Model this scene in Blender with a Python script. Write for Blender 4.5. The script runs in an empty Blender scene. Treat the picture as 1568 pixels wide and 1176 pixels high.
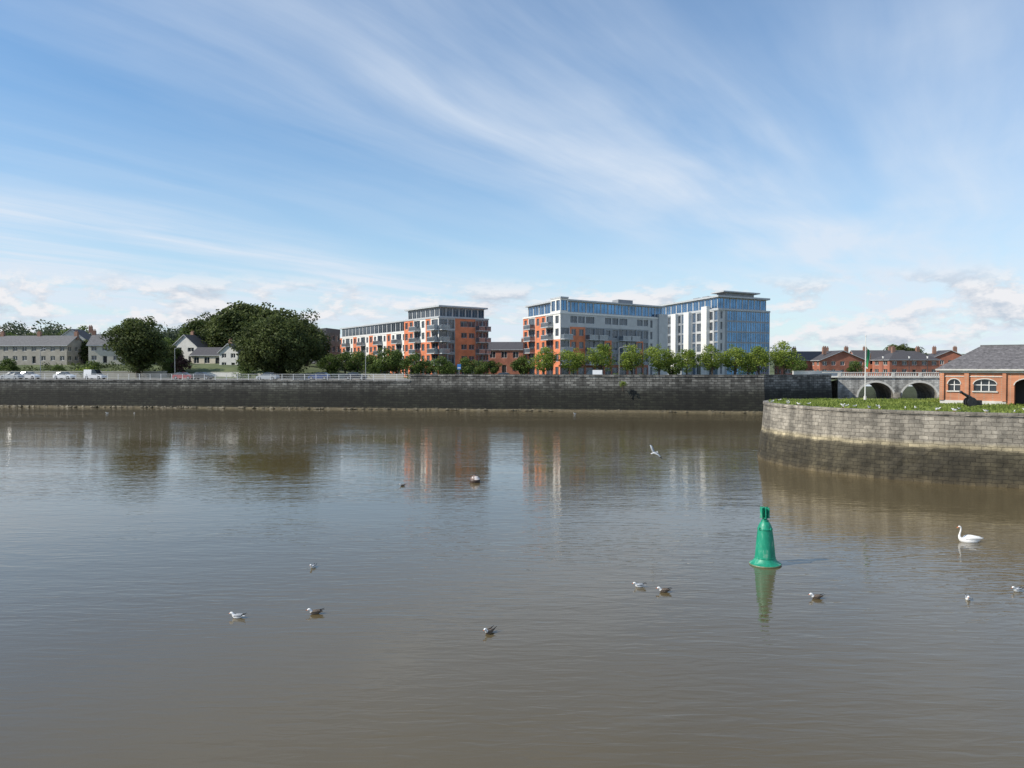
import bpy, math, random
import numpy as np
from mathutils import Vector, Matrix
random.seed(7); rng=np.random.default_rng(7)
F=1180.0; CH=8.0; HY=560.0
def PX(px,D): return (px-784)/F*D
def PZ(py,D): return CH-(py-HY)/F*D
def PT(px,D): return Vector((PX(px,D),D,0))
scene=bpy.context.scene
COL=scene.collection
# ---------------------------------------------------------------- materials
M={}
def newmat(name):
    m=bpy.data.materials.new(name); m.use_nodes=True
    nt=m.node_tree; return m,nt,nt.nodes,nt.links,nt.nodes['Principled BSDF']
def setramp(r,st):
    e=r.color_ramp.elements
    e[0].position=st[0][0]; e[0].color=(*st[0][1],1); e[1].position=st[-1][0]; e[1].color=(*st[-1][1],1)
    for p,c in st[1:-1]:
        k=e.new(p); k.color=(*c,1)
def mat(name,col,rough=.8,var=.25,scale=1.5,metal=0,bump=0,spec=.5,detail=5,stretch=None,col2=None):
    m,nt,N,L,b=newmat(name)
    b.inputs['Roughness'].default_value=rough; b.inputs['Metallic'].default_value=metal
    b.inputs['Specular IOR Level'].default_value=spec
    tc=N.new('ShaderNodeTexCoord'); mp=N.new('ShaderNodeMapping')
    if stretch: mp.inputs['Scale'].default_value=stretch
    L.new(tc.outputs['Object'],mp.inputs['Vector'])
    n=N.new('ShaderNodeTexNoise'); n.inputs['Scale'].default_value=scale; n.inputs['Detail'].default_value=detail
    n.inputs['Roughness'].default_value=.65
    L.new(mp.outputs[0],n.inputs['Vector'])
    r=N.new('ShaderNodeValToRGB'); e=r.color_ramp.elements
    e[0].position=.32; e[1].position=.68
    c2=col2 or tuple(min(1,c*(1+var)) for c in col)
    e[0].color=(*[c*(1-var) for c in col],1); e[1].color=(*c2,1)
    L.new(n.outputs['Fac'],r.inputs['Fac']); L.new(r.outputs['Color'],b.inputs['Base Color'])
    if bump:
        bp=N.new('ShaderNodeBump'); bp.inputs['Strength'].default_value=bump; bp.inputs['Distance'].default_value=.05
        L.new(n.outputs['Fac'],bp.inputs['Height']); L.new(bp.outputs[0],b.inputs['Normal'])
    M[name]=m; return m
def brickmat(name,c1,c2,mortar,bw=.24,rh=.085,ms=.01,uv=False):
    m,nt,N,L,b=newmat(name); b.inputs['Roughness'].default_value=.85
    tc=N.new('ShaderNodeTexCoord')
    sp=N.new('ShaderNodeSeparateXYZ'); L.new(tc.outputs['Object'],sp.inputs[0])
    ad=N.new('ShaderNodeMath'); L.new(sp.outputs['X'],ad.inputs[0]); L.new(sp.outputs['Y'],ad.inputs[1])
    cb=N.new('ShaderNodeCombineXYZ'); L.new(ad.outputs[0],cb.inputs['X']); L.new(sp.outputs['Z'],cb.inputs['Y'])
    br=N.new('ShaderNodeTexBrick'); br.inputs['Scale'].default_value=1; br.inputs['Brick Width'].default_value=bw
    br.inputs['Row Height'].default_value=rh; br.inputs['Mortar Size'].default_value=ms
    br.inputs['Color1'].default_value=(*c1,1); br.inputs['Color2'].default_value=(*c2,1); br.inputs['Mortar'].default_value=(*mortar,1)
    L.new(cb.outputs[0],br.inputs['Vector'])
    n=N.new('ShaderNodeTexNoise'); n.inputs['Scale'].default_value=.6; n.inputs['Detail'].default_value=6
    L.new(tc.outputs['Object'],n.inputs['Vector'])
    mr=N.new('ShaderNodeMapRange'); mr.inputs['From Min'].default_value=.3; mr.inputs['From Max'].default_value=.7
    mr.inputs['To Min'].default_value=.75; mr.inputs['To Max'].default_value=1.2
    L.new(n.outputs['Fac'],mr.inputs['Value'])
    mx=N.new('ShaderNodeVectorMath'); mx.operation='SCALE'; L.new(br.outputs['Color'],mx.inputs[0]); L.new(mr.outputs[0],mx.inputs['Scale'])
    L.new(mx.outputs[0],b.inputs['Base Color']); M[name]=m
brickmat('brick',(.74,.21,.09),(.65,.17,.07),(.5,.26,.16))
brickmat('brick_dark',(.42,.13,.08),(.34,.105,.062),(.28,.18,.13))
brickmat('lodge_brick',(.58,.23,.115),(.48,.175,.085),(.42,.28,.2))
mat('white',(.74,.73,.69),.6,.06,.8)
mat('cream',(.56,.51,.42),.8,.12,.8)
mat('grey_panel',(.26,.28,.30),.6,.12,.7)
mat('light_panel',(.50,.505,.50),.6,.1,.7)
mat('dark_clad',(.05,.05,.055),.5,.2,.7)
mat('frame',(.40,.41,.42),.5,.1)
mat('trim',(.58,.56,.51),.7,.15)
mat('fascia',(.45,.47,.48),.5,.08)
mat('rail',(.62,.63,.63),.5,.1)
mat('roof_grey',(.13,.128,.13),.8,.3,3)
mat('roof_slate',(.07,.066,.07),.75,.45,6,bump=.3)
mat('lodge_slate',(.15,.14,.145),.75,.6,4,bump=.3,detail=9)
mat('roof_flat',(.2,.2,.2),.9,.2)
mat('chimney',(.26,.15,.11),.9,.2)
mat('dark',(.02,.02,.02),.7,.2)
mat('asphalt',(.055,.055,.058),.9,.2,3)
mat('pavement',(.28,.27,.25),.9,.15,2)
mat('kerb',(.35,.34,.32),.9,.1,2)
mat('roadline',(.75,.75,.72),.7,.05)
mat('mud',(.12,.10,.06),.6,.4,1.5,bump=.5)
mat('render_wall',(.34,.315,.27),.85,.15,.8)
mat('render_white',(.58,.57,.54),.85,.10,.8)
mat('steel',(.35,.36,.37),.45,.1,metal=.4)
mat('bark',(.07,.055,.04),.95,.3,4)
mat('tyre',(.02,.02,.02),.9,.1)
mat('iron',(.03,.03,.032),.5,.3,8)
mat('gull_white',(.78,.78,.76),.7,.05,20)
mat('gull_grey',(.30,.32,.34),.7,.1,20)
mat('gull_black',(.03,.03,.03),.7,.1,20)
mat('gull_brown',(.13,.10,.075),.8,.5,40)
mat('bill_orange',(.55,.15,.04),.5,.1,20)
mat('swan_white',(.82,.81,.78),.7,.04,12)
mat('flag_green',(.02,.26,.09),.8,.1); mat('flag_white',(.75,.75,.75),.8,.05); mat('flag_orange',(.8,.25,.04),.8,.1)
mat('sign_blue',(.05,.2,.5),.4,.05)
def glassmat(name,col,metal=.55,rough=.08):
    mat(name,col,rough,.35,.35,metal=metal,spec=.8)
glassmat('glass',(.065,.085,.11),.4,.12)
glassmat('blue_glass',(.08,.20,.36),.72,.06)
glassmat('house_glass',(.04,.05,.06),.2,.1)
glassmat('rail_glass',(.17,.20,.23),.4,.15)
def paint(name,col):
    mat(name,col,.3,.04,1,spec=.6); M[name].node_tree.nodes['Principled BSDF'].inputs['Coat Weight'].default_value=.5
for n,c in dict(paint_white=(.75,.75,.75),paint_silver=(.4,.42,.44),paint_red=(.3,.03,.03),paint_blue=(.03,.06,.18),paint_black=(.02,.02,.025)).items(): paint(n,c)

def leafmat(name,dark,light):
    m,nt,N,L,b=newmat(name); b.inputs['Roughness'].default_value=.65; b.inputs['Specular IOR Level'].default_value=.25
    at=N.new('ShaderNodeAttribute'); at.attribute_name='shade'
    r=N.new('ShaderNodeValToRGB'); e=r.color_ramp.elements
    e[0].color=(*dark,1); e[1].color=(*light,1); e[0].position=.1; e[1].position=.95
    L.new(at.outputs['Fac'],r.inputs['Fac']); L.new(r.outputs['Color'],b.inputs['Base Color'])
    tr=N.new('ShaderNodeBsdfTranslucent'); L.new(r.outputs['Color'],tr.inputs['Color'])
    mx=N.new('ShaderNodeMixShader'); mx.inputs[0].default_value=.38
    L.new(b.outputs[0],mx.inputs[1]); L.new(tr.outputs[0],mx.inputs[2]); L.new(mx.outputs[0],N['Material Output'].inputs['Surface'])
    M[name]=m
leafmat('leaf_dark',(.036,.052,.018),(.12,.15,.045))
leafmat('leaf_mid',(.045,.080,.020),(.15,.205,.05))
leafmat('leaf_light',(.085,.145,.020),(.30,.36,.065))
leafmat('leaf_far',(.055,.075,.050),(.11,.135,.08))
leafmat('grass_blades',(.12,.17,.03),(.32,.38,.09))
leafmat('leaf_purple',(.04,.02,.025),(.12,.065,.055))

def stonemat(name,ramp,bw,rh,ms,bump=.6,znoise=.35,cvar=.25,mort=.38,blotch=(.55,1.4)):
    m,nt,N,L,b=newmat(name); b.inputs['Roughness'].default_value=.85
    uv=N.new('ShaderNodeUVMap'); uv.uv_map='UVMap'
    geo=N.new('ShaderNodeNewGeometry'); sp=N.new('ShaderNodeSeparateXYZ'); L.new(geo.outputs['Position'],sp.inputs[0])
    wn=N.new('ShaderNodeTexNoise'); wn.inputs['Scale'].default_value=1.3; wn.inputs['Detail'].default_value=4; L.new(uv.outputs[0],wn.inputs['Vector'])
    wv=N.new('ShaderNodeVectorMath'); wv.operation='MULTIPLY_ADD'
    L.new(wn.outputs['Color'],wv.inputs[0]); wv.inputs[1].default_value=(.5,.22,0); L.new(uv.outputs[0],wv.inputs[2])
    br=N.new('ShaderNodeTexBrick'); br.inputs['Scale'].default_value=1; br.inputs['Brick Width'].default_value=bw
    br.inputs['Row Height'].default_value=rh; br.inputs['Mortar Size'].default_value=ms; br.inputs['Mortar Smooth'].default_value=.4
    br.inputs['Color1'].default_value=(1+cvar,1+cvar,1+cvar,1); br.inputs['Color2'].default_value=(1-cvar,1-cvar,1-cvar,1); br.inputs['Mortar'].default_value=(mort,mort*.97,mort*.93,1)
    L.new(wv.outputs[0],br.inputs['Vector'])
    n=N.new('ShaderNodeTexNoise'); n.inputs['Scale'].default_value=.45; n.inputs['Detail'].default_value=8; n.inputs['Roughness'].default_value=.7
    L.new(geo.outputs['Position'],n.inputs['Vector'])
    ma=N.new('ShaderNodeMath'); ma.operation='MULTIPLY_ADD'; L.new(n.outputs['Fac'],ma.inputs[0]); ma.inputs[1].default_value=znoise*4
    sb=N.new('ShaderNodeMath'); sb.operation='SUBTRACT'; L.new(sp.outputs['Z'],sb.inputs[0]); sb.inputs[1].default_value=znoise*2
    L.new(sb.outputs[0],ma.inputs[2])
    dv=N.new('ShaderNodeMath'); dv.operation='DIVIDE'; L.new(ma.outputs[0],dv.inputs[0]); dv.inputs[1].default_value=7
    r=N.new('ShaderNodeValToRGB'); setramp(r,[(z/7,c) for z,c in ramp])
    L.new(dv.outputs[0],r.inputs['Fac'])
    n2=N.new('ShaderNodeTexNoise'); n2.inputs['Scale'].default_value=1.6; n2.inputs['Detail'].default_value=10; n2.inputs['Roughness'].default_value=.78
    L.new(geo.outputs['Position'],n2.inputs['Vector'])
    mr=N.new('ShaderNodeMapRange'); mr.inputs['From Min'].default_value=.3; mr.inputs['From Max'].default_value=.7; mr.inputs['To Min'].default_value=blotch[0]; mr.inputs['To Max'].default_value=blotch[1]
    L.new(n2.outputs['Fac'],mr.inputs['Value'])
    smp=N.new('ShaderNodeMapping'); smp.inputs['Scale'].default_value=(1.1,.10,1); L.new(uv.outputs[0],smp.inputs[0])
    n3=N.new('ShaderNodeTexNoise'); n3.inputs['Scale'].default_value=1; n3.inputs['Detail'].default_value=6; L.new(smp.outputs[0],n3.inputs[0])
    mr3=N.new('ShaderNodeMapRange'); mr3.inputs['From Min'].default_value=.35; mr3.inputs['From Max'].default_value=.6; mr3.inputs['To Min'].default_value=.58; mr3.inputs['To Max'].default_value=1.15; L.new(n3.outputs['Fac'],mr3.inputs[0])
    n4=N.new('ShaderNodeTexNoise'); n4.inputs['Scale'].default_value=.11; n4.inputs['Detail'].default_value=5; L.new(geo.outputs['Position'],n4.inputs['Vector'])
    mr4=N.new('ShaderNodeMapRange'); mr4.inputs['From Min'].default_value=.35; mr4.inputs['From Max'].default_value=.65; mr4.inputs['To Min'].default_value=.7; mr4.inputs['To Max'].default_value=1.3; L.new(n4.outputs['Fac'],mr4.inputs[0])
    ml=N.new('ShaderNodeMath'); ml.operation='MULTIPLY'; L.new(mr.outputs[0],ml.inputs[0]); L.new(mr3.outputs[0],ml.inputs[1])
    ml2=N.new('ShaderNodeMath'); ml2.operation='MULTIPLY'; L.new(ml.outputs[0],ml2.inputs[0]); L.new(mr4.outputs[0],ml2.inputs[1])
    m1=N.new('ShaderNodeVectorMath'); m1.operation='MULTIPLY'; L.new(br.outputs['Color'],m1.inputs[0]); L.new(r.outputs['Color'],m1.inputs[1])
    m2=N.new('ShaderNodeVectorMath'); m2.operation='SCALE'; L.new(m1.outputs[0],m2.inputs[0]); L.new(ml2.outputs[0],m2.inputs['Scale'])
    L.new(m2.outputs[0],b.inputs['Base Color'])
    hs=N.new('ShaderNodeMath'); hs.operation='MULTIPLY_ADD'; L.new(br.outputs['Fac'],hs.inputs[0]); hs.inputs[1].default_value=-1; L.new(n2.outputs['Fac'],hs.inputs[2])
    bp=N.new('ShaderNodeBump'); bp.inputs['Strength'].default_value=bump; bp.inputs['Distance'].default_value=.08
    L.new(hs.outputs[0],bp.inputs['Height']); L.new(bp.outputs[0],b.inputs['Normal'])
    M[name]=m
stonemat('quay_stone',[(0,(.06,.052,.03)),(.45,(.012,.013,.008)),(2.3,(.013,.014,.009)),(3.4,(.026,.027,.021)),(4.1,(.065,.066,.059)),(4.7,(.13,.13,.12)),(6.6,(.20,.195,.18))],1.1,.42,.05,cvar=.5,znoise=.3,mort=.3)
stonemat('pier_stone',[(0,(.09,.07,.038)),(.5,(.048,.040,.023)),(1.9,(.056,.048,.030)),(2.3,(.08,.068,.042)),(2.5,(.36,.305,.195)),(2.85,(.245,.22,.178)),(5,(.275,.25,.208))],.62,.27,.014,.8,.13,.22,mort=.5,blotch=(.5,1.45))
stonemat('bridge_stone',[(0,(.12,.115,.10)),(2,(.22,.21,.19)),(4,(.42,.41,.38)),(6.8,(.44,.43,.40))],.8,.35,.02,.4)

# ---------------------------------------------------------------- mesh builders
class Bld:
    def __init__(s,name): s.name=name; s.parts={}
    def part(s,m): return s.parts.setdefault(m,([],[]))
    def poly(s,pts,m):
        v,f=s.part(m); i=len(v); v.extend([tuple(p) for p in pts]); f.append(tuple(range(i,i+len(pts))))
    def box(s,o,u,n,a0,a1,d0,d1,z0,z1,m):
        P=lambda a,d,z:(o.x+u.x*a+n.x*d,o.y+u.y*a+n.y*d,z)
        c=[P(a,d,z) for z in (z0,z1) for d in (d0,d1) for a in (a0,a1)]
        for q in ((0,1,3,2),(4,5,7,6),(0,1,5,4),(2,3,7,6),(0,2,6,4),(1,3,7,5)): s.poly([c[i] for i in q],m)
    def slab(s,pts,z0,z1,m,top=None):
        k=len(pts)
        s.poly([(p.x,p.y,z1) for p in pts],top or m); s.poly([(p.x,p.y,z0) for p in pts],m)
        for i in range(k):
            a,b=pts[i],pts[(i+1)%k]; s.poly([(a.x,a.y,z0),(b.x,b.y,z0),(b.x,b.y,z1),(a.x,a.y,z1)],m)
    def finish(s,names={}):
        e=bpy.data.objects.new(s.name,None); COL.objects.link(e)
        for k,(v,f) in s.parts.items():
            me=bpy.data.meshes.new(k); me.from_pydata(v,[],f); me.materials.append(M[k]); me.update()
            o=bpy.data.objects.new(names.get(k,k+'_part'),me); o.parent=e; COL.objects.link(o)
        return e
PN={'brick':'brick_walls','brick_dark':'dark_brick_walls','white':'white_walls','glass':'windows','blue_glass':'curtain_wall','frame':'window_frames','fascia':'roof_edge','rail':'balcony_rails','rail_glass':'balcony_glass','roof_flat':'flat_roof','light_panel':'panel_walls','grey_panel':'grey_panels','dark_clad':'dark_cladding','roof_slate':'roof','roof_grey':'roof','house_glass':'windows','chimney':'chimney','render_wall':'walls','render_white':'walls','cream':'walls','trim':'stone_trim','dark':'door','lodge_brick':'walls','lodge_slate':'roof'}
def cell(B,o,u,n,u0,u1,z0,z1,win,wall,glass='glass',frame='frame',dep=.2,mull=1):
    P=lambda a,z,d=0:(o.x+u.x*a+n.x*d,o.y+u.y*a+n.y*d,z)
    if not win: B.poly([P(u0,z0),P(u1,z0),P(u1,z1),P(u0,z1)],wall); return
    a0=u0+(u1-u0)*win[0]; a1=u0+(u1-u0)*win[1]; b0=z0+(z1-z0)*win[2]; b1=z0+(z1-z0)*win[3]
    for q in ((u0,u1,z0,b0),(u0,u1,b1,z1),(u0,a0,b0,b1),(a1,u1,b0,b1)):
        if q[1]-q[0]>1e-4 and q[3]-q[2]>1e-4: B.poly([P(q[0],q[2]),P(q[1],q[2]),P(q[1],q[3]),P(q[0],q[3])],wall)
    for A,C in (((a0,b0),(a1,b0)),((a1,b0),(a1,b1)),((a1,b1),(a0,b1)),((a0,b1),(a0,b0))):
        B.poly([P(*A),P(*C),P(*C,-dep),P(*A,-dep)],wall)
    B.poly([P(a0,b0,-dep),P(a1,b0,-dep),P(a1,b1,-dep),P(a0,b1,-dep)],glass)
    fw=.07
    xs=[a0+fw/2,a1-fw/2]+[a0+(a1-a0)*(i+1)/(mull+1) for i in range(mull)]
    for x in xs: B.box(o,u,n,x-fw/2,x+fw/2,-dep+.003,-dep+.06,b0+.002,b1-.002,frame)
    for z in (b0+.002,b1-fw-.002): B.box(o,u,n,a0+fw,a1-fw,-dep+.004,-dep+.055,z,z+fw,frame)
def facade(B,p0,p1,z0,heights,widths,fn):
    d=p1-p0; Lh=d.length; u=d.normalized(); n=Vector((u.y,-u.x,0)); tot=sum(widths)
    z=z0
    for r,h in enumerate(heights):
        a=0
        for c,w in enumerate(widths):
            w2=w/tot*Lh; k=fn(r,c) or {}
            cell(B,p0,u,n,a,a+w2,z,z+h,k.get('win'),k.get('wall','brick'),k.get('glass','glass'),k.get('frame','frame'),mull=k.get('mull',1),dep=k.get('dep',.2))
            if k.get('balc'):
                bo=k['balc']
                B.box(p0,u,n,a+.1,a+w2-.1,.003,bo,z-.1,z+.1,'fascia')
                B.box(p0,u,n,a+.15,a+w2-.15,bo-.06,bo-.03,z+.12,z+1.0,k.get('railm','rail_glass'))
                B.box(p0,u,n,a+.1,a+w2-.1,bo-.08,bo,z+1.0,z+1.07,'rail')
                B.box(p0,u,n,a+.11,a+.14,.01,bo-.09,z+.12,z+1.05,'rail_glass'); B.box(p0,u,n,a+w2-.14,a+w2-.11,.01,bo-.09,z+.12,z+1.05,'rail_glass')
            a+=w2
        z+=h
    return z
def inset(pts,k):
    c=sum(pts,Vector((0,0,0)))/len(pts); return [c+(p-c)*k for p in pts]
def quadfoot(p0,p1,p2): return [p0,p1,p2,p0+(p2-p1)]
def back(B,fp,z0,hs,wall):
    facade(B,fp[2],fp[3],z0,hs,[1]*6,lambda r,c:dict(win=(.25,.75,.3,.8),wall=wall))
    facade(B,fp[3],fp[0],z0,hs,[1]*4,lambda r,c:dict(win=(.25,.75,.3,.8),wall=wall))
def penthouse(B,fp,z0,h,k=.88,over=1.06,glass='glass',ft=.35,nb=(8,8)):
    q=inset(fp,k)
    for i in range(4):
        facade(B,q[i],q[(i+1)%4],z0,[h],[1]*nb[i%2],lambda r,c:dict(win=(.05,.95,.06,.94),wall='light_panel',glass=glass,mull=1,dep=.08))
    B.slab(inset(q,over),z0+h,z0+h+ft,'fascia','roof_flat')
    return q
G=5.2
def build_A():
    B=Bld('apartment_building')
    p0,p1=PT(519,236),PT(622,192); nrm=(p1-p0).normalized(); n=Vector((nrm.y,-nrm.x,0))
    fp=[p0,p1,p1-n*13,p0-n*13]
    H=[3.0,2.7,2.7,2.7]
    def fn(r,c):
        k=c%4
        w='brick' if k in(0,1) else 'white'
        if r==0: return dict(wall='brick' if k<3 else 'light_panel',win=(.2,.8,.2,.85))
        if k==2: return dict(wall='white',win=(.08,.92,.1,.9),balc=1.3)
        if r==3 and k==1: w='white'
        return dict(wall=w,win=(.25,.75,.28,.85))
    z=facade(B,p0,p1,G,H,[1,1,1.3,.9]*4,fn)
    def fe(r,c): return dict(wall='brick_dark' if c else 'brick',win=(.2,.8,.25,.85))
    facade(B,fp[1],fp[2],G,H,[1]*3,fe); back(B,[fp[0],fp[1],fp[2],fp[3]],G,H,'light_panel')
    B.slab(inset(fp,1.01),z,z+.3,'white','roof_flat')
    penthouse(B,fp,z+.3,2.5,.93,1.05,nb=(16,4))
    B.finish(PN)
build_A()
def build_B():
    B=Bld('apartment_building')
    p0,p1,p2=PT(619,187),PT(672,172),PT(748,181); fp=quadfoot(p0,p1,p2)
    H=[2.9,2.65,2.65,2.65,2.65]
    def fl(r,c):
        if r==0: return dict(wall='brick' if c!=2 else 'white',win=(.15,.85,.1,.85))
        if c==2: return dict(wall='white',win=(.06,.94,.08,.92),balc=1.4)
        if c==5: return dict(wall='white' if r>2 else 'brick',win=(.1,.9,.15,.9),balc=1.1,railm='rail_glass')
        return dict(wall='white' if (c==3 and r in(3,4)) else 'brick',win=(.22,.78,.25,.85))
    z=facade(B,p0,p1,G,H,[1,1,1.4,1,1,1.5],fl)
    def fr(r,c):
        if r==0: return dict(wall='brick_dark',win=(.15,.85,.1,.85))
        if c<=1: return dict(wall='light_panel' if r==4 else 'grey_panel',win=(.06,.94,.1,.9),balc=1.1 if c==0 else None)
        if c in(5,6) : return dict(wall='grey_panel',win=(.06,.94,.1,.9),balc=1.2)
        if c==2 : return dict(wall='brick',win=None)
        return dict(wall='brick',win=(.12,.88,.35,.8) if r!=4 else (.0,1,.3,.8))
    facade(B,p1,p2,G,H,[1.5,1.2,.9,1.3,1.3,1.3,1.0],fr); back(B,fp,G,H,'brick')
    B.slab(inset(fp,1.015),z,z+.3,'fascia','roof_flat')
    q=penthouse(B,fp,z+.3,2.2,.9,1.1,nb=(7,7))
    B.finish(PN)
build_B()
def build_C():
    B=Bld('apartment_building')
    p0,p1,p2=PT(801,186),PT(858,165),PT(1020,187); fp=quadfoot(p0,p1,p2)
    H=[3.0,2.75,2.75,2.75,2.75]
    def fl(r,c):
        if c==1 or c==4: return dict(wall='white' if r>2 else 'brick',win=(.06,.94,.08,.92),balc=1.3 if r else None)
        return dict(wall='white' if (c>=5 and r>=3) else 'brick',win=(.25,.75,.25,.85))
    z=facade(B,p0,p1,G,H,[1,1.3,1,.9,1.3,1.1],fl)
    def fr(r,c):
        if c>=11:
            return dict(wall='light_panel',win=(.3,.7,.2,.85) if c%2 else None)
        if r==4: return dict(wall='light_panel',win=(.06,.94,.3,.85) if c%4 else None)
        if r==0: return dict(wall='brick_dark',win=(.1,.9,.1,.8))
        if c in(0,): return dict(wall='light_panel',win=(.06,.94,.1,.9),balc=1.2)
        if c in(3,4,7,8): return dict(wall='grey_panel',win=(.04,.96,.06,.92),balc=1.3)
        if c in(1,2): return dict(wall='brick' if r<4 else 'light_panel',win=(.2,.8,.3,.82))
        if c==5: return dict(wall='brick' if r<3 else 'grey_panel',win=(.2,.8,.3,.82))
        return dict(wall='brick' if (c==9 and r<3) else 'grey_panel',win=(.1,.9,.2,.88))
    facade(B,p1,p2,G,H,[1.2,1,1,1.3,1.3,1,1,1.3,1.3,1,.8,.9,1,.9],fr); back(B,fp,G,H,'light_panel')
    B.slab(inset(fp,1.008),z,z+.35,'white','roof_flat')
    penthouse(B,fp,z+.35,2.5,.93,1.05,'blue_glass',nb=(6,14))
    u=(p1-p0).normalized(); v=(p2-p1).normalized()
    tw=[p1-u*5.2+v*.0,p1,p1+v*2.2,p1-u*5.2+v*2.2]; tw=inset(tw,1.02)
    for i in range(4): facade(B,tw[i],tw[(i+1)%4],z+.35,[2.9],[1,1] if i%2==0 else [1],lambda r,c:dict(wall='white',win=(.12,.88,.1,.88),glass='blue_glass'))
    B.slab(inset(tw,1.06),z+3.25,z+3.6,'fascia','roof_flat')
    m=p1+v*20-u*3
    tw=[m-u*3,m,m+v*5,m+v*5-u*3]; B.slab(tw,z+3.2,z+4.3,'grey_panel','roof_flat')
    e=p2-v*3
    tw=inset([e-u*6,e+u*.4,e+v*3.2+u*.4,e+v*3.2-u*6],1)
    B.slab(tw,G,z+1.2,'light_panel','roof_flat')
    B.finish(PN)
build_C()
def build_D():
    B=Bld('hotel_building')
    p0,p1,p2=PT(1007,228),PT(1099,195),PT(1178,205); fp=quadfoot(p0,p1,p2)
    H=[3.4,2.7,2.7,2.7,2.7,2.7]
    def fl(r,c):
        k=c%4
        if k==1 or k==3: return dict(wall='grey_panel',win=(.1,.9,.06,.94),mull=2,glass='blue_glass')
        return dict(wall='grey_panel' if c<6 else 'light_panel',win=(.15,.85,.12,.9),glass='glass')
    z=facade(B,p0,p1,G,H,[1.2,1,1.2,.8]*3,fl)
    def fr(r,c):
        if c==1: return dict(wall='grey_panel',win=None)
        if c==0: return dict(wall='light_panel',win=(.35,.65,.2,.9))
        return dict(wall='grey_panel',win=(.03,.97,.05,.95),glass='blue_glass',dep=.06,mull=1)
    facade(B,p1,p2,G,H,[1.5,.5]+[1.1]*9,fr); back(B,fp,G,H,'light_panel')
    B.slab(inset(fp,1.01),z,z+.4,'fascia','roof_flat')
    q=penthouse(B,fp,z+.4,2.9,.94,1.07,'blue_glass',.45,nb=(10,8))
    u=(p1-p0).normalized(); v=(p2-p1).normalized()
    n=Vector((u.y,-u.x,0)); L=(p1-p0).length
    for f in (.30,.52,.80): B.box(p0,u,n,L*f,L*f+2.8,.05,1.0,G,z+(.3 if f<.8 else 1.2),'white')
    c=p1+v*3.2
    tw=[c-u*5,c-u*.2,c+v*10-u*.2,c+v*10-u*5]
    B.slab(tw,z+3.76,z+4.6,'grey_panel','roof_flat'); B.slab(inset(tw,1.35),z+4.6,z+4.9,'fascia','roof_flat')
    for a in (.4,.55):
        m=p0+u*L*a+v*5; B.slab([m,m+u*3,m+u*3+v*3,m+v*3],z+3.76,z+4.8,'grey_panel')
    B.finish(PN)
build_D()
# ---------------------------------------------------------------- houses
def house(name,px,D,z,w,d,h,rh,ang,wall,roof,cols=4,floors=2,hip=False,chim=(.2,),gabfront=False):
    B=Bld(name); a=math.radians(ang); u=Vector((math.cos(a),math.sin(a),0)); v=Vector((-u.y,u.x,0))
    c=Vector((PX(px,D),D,0)); f=[c-u*w/2,c+u*w/2,c+u*w/2+v*d,c-u*w/2+v*d]
    for i in range(4):
        nc=cols if i%2==0 else max(2,int(cols*d/w))
        def fn(r,cc,nc=nc,i=i):
            if r==0 and cc==nc//2 and i==0: return dict(wall=wall,win=(.3,.7,0.02,.8),glass='dark',frame='white',mull=0)
            return dict(wall=wall,win=(.25,.75,.33,.83),glass='house_glass',frame='white')
        facade(B,f[i],f[(i+1)%4],z,[h/floors]*floors,[1]*nc,fn)
    B.slab(f,z-2.5,z-.005,wall)
    zt=z+h; ov=.4
    def P(a_,b_,zz): q=c+u*a_+v*b_; return (q.x,q.y,zz)
    w2=w/2+ov
    def tri(pts):
        B.poly(pts,roof); B.poly([(p[0],p[1],p[2]-.18) for p in pts],'frame')
        k=len(pts)
        for i in range(k):
            A,Bq=pts[i],pts[(i+1)%k]; B.poly([A,Bq,(Bq[0],Bq[1],Bq[2]-.18),(A[0],A[1],A[2]-.18)],'frame')
    if hip:
        r0,r1=P(-w/2+d/2,d/2,zt+rh),P(w/2-d/2,d/2,zt+rh)
        e=[P(-w2,-ov,zt),P(w2,-ov,zt),P(w2,d+ov,zt),P(-w2,d+ov,zt)]
        for q in ([e[0],e[1],r1,r0],[e[2],e[3],r0,r1],[e[1],e[2],r1],[e[3],e[0],r0]): B.poly(q,roof)
        B.slab([Vector(x) for x in e],zt-.15,zt-.01,'frame')
    elif not gabfront:
        k=ov*rh/(d/2)
        tri([P(-w2,-ov,zt-k+.1),P(w2,-ov,zt-k+.1),P(w2,d/2,zt+rh+.1),P(-w2,d/2,zt+rh+.1)])
        tri([P(-w2,d+ov,zt-k+.1),P(w2,d+ov,zt-k+.1),P(w2,d/2+.002,zt+rh+.1),P(-w2,d/2+.002,zt+rh+.1)])
        for s in(-w/2,w/2): B.poly([P(s,0,zt),P(s,d,zt),P(s,d/2,zt+rh)],wall)
    else:
        k=ov*rh/(w/2)
        tri([P(-w2,-ov,zt-k+.1),P(0,-ov,zt+rh+.1),P(0,d+ov,zt+rh+.1),P(-w2,d+ov,zt-k+.1)])
        tri([P(w2,-ov,zt-k+.1),P(.002,-ov,zt+rh+.1),P(.002,d+ov,zt+rh+.1),P(w2,d+ov,zt-k+.1)])
        for s in(0,d): B.poly([P(-w/2,s,zt),P(w/2,s,zt),P(0,s,zt+rh)],wall)
    for t in chim:
        x=-w/2+w*t; yy=d/2
        B.box(c,u,v,x-.45,x+.45,yy-.35,yy+.35,zt+rh-.9,zt+rh+1.0,'chimney')
        for s in(-.22,.22): B.box(c,u,v,x+s-.1,x+s+.1,yy-.1,yy+.1,zt+rh+1.003,zt+rh+1.35,'chimney')
    return B.finish(PN)
LZ=8.4
house('terraced_house',45,196,LZ+.1,20,8,4.8,2.4,-4,'render_wall','roof_grey',8,2,chim=(.0,.5,1))
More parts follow.
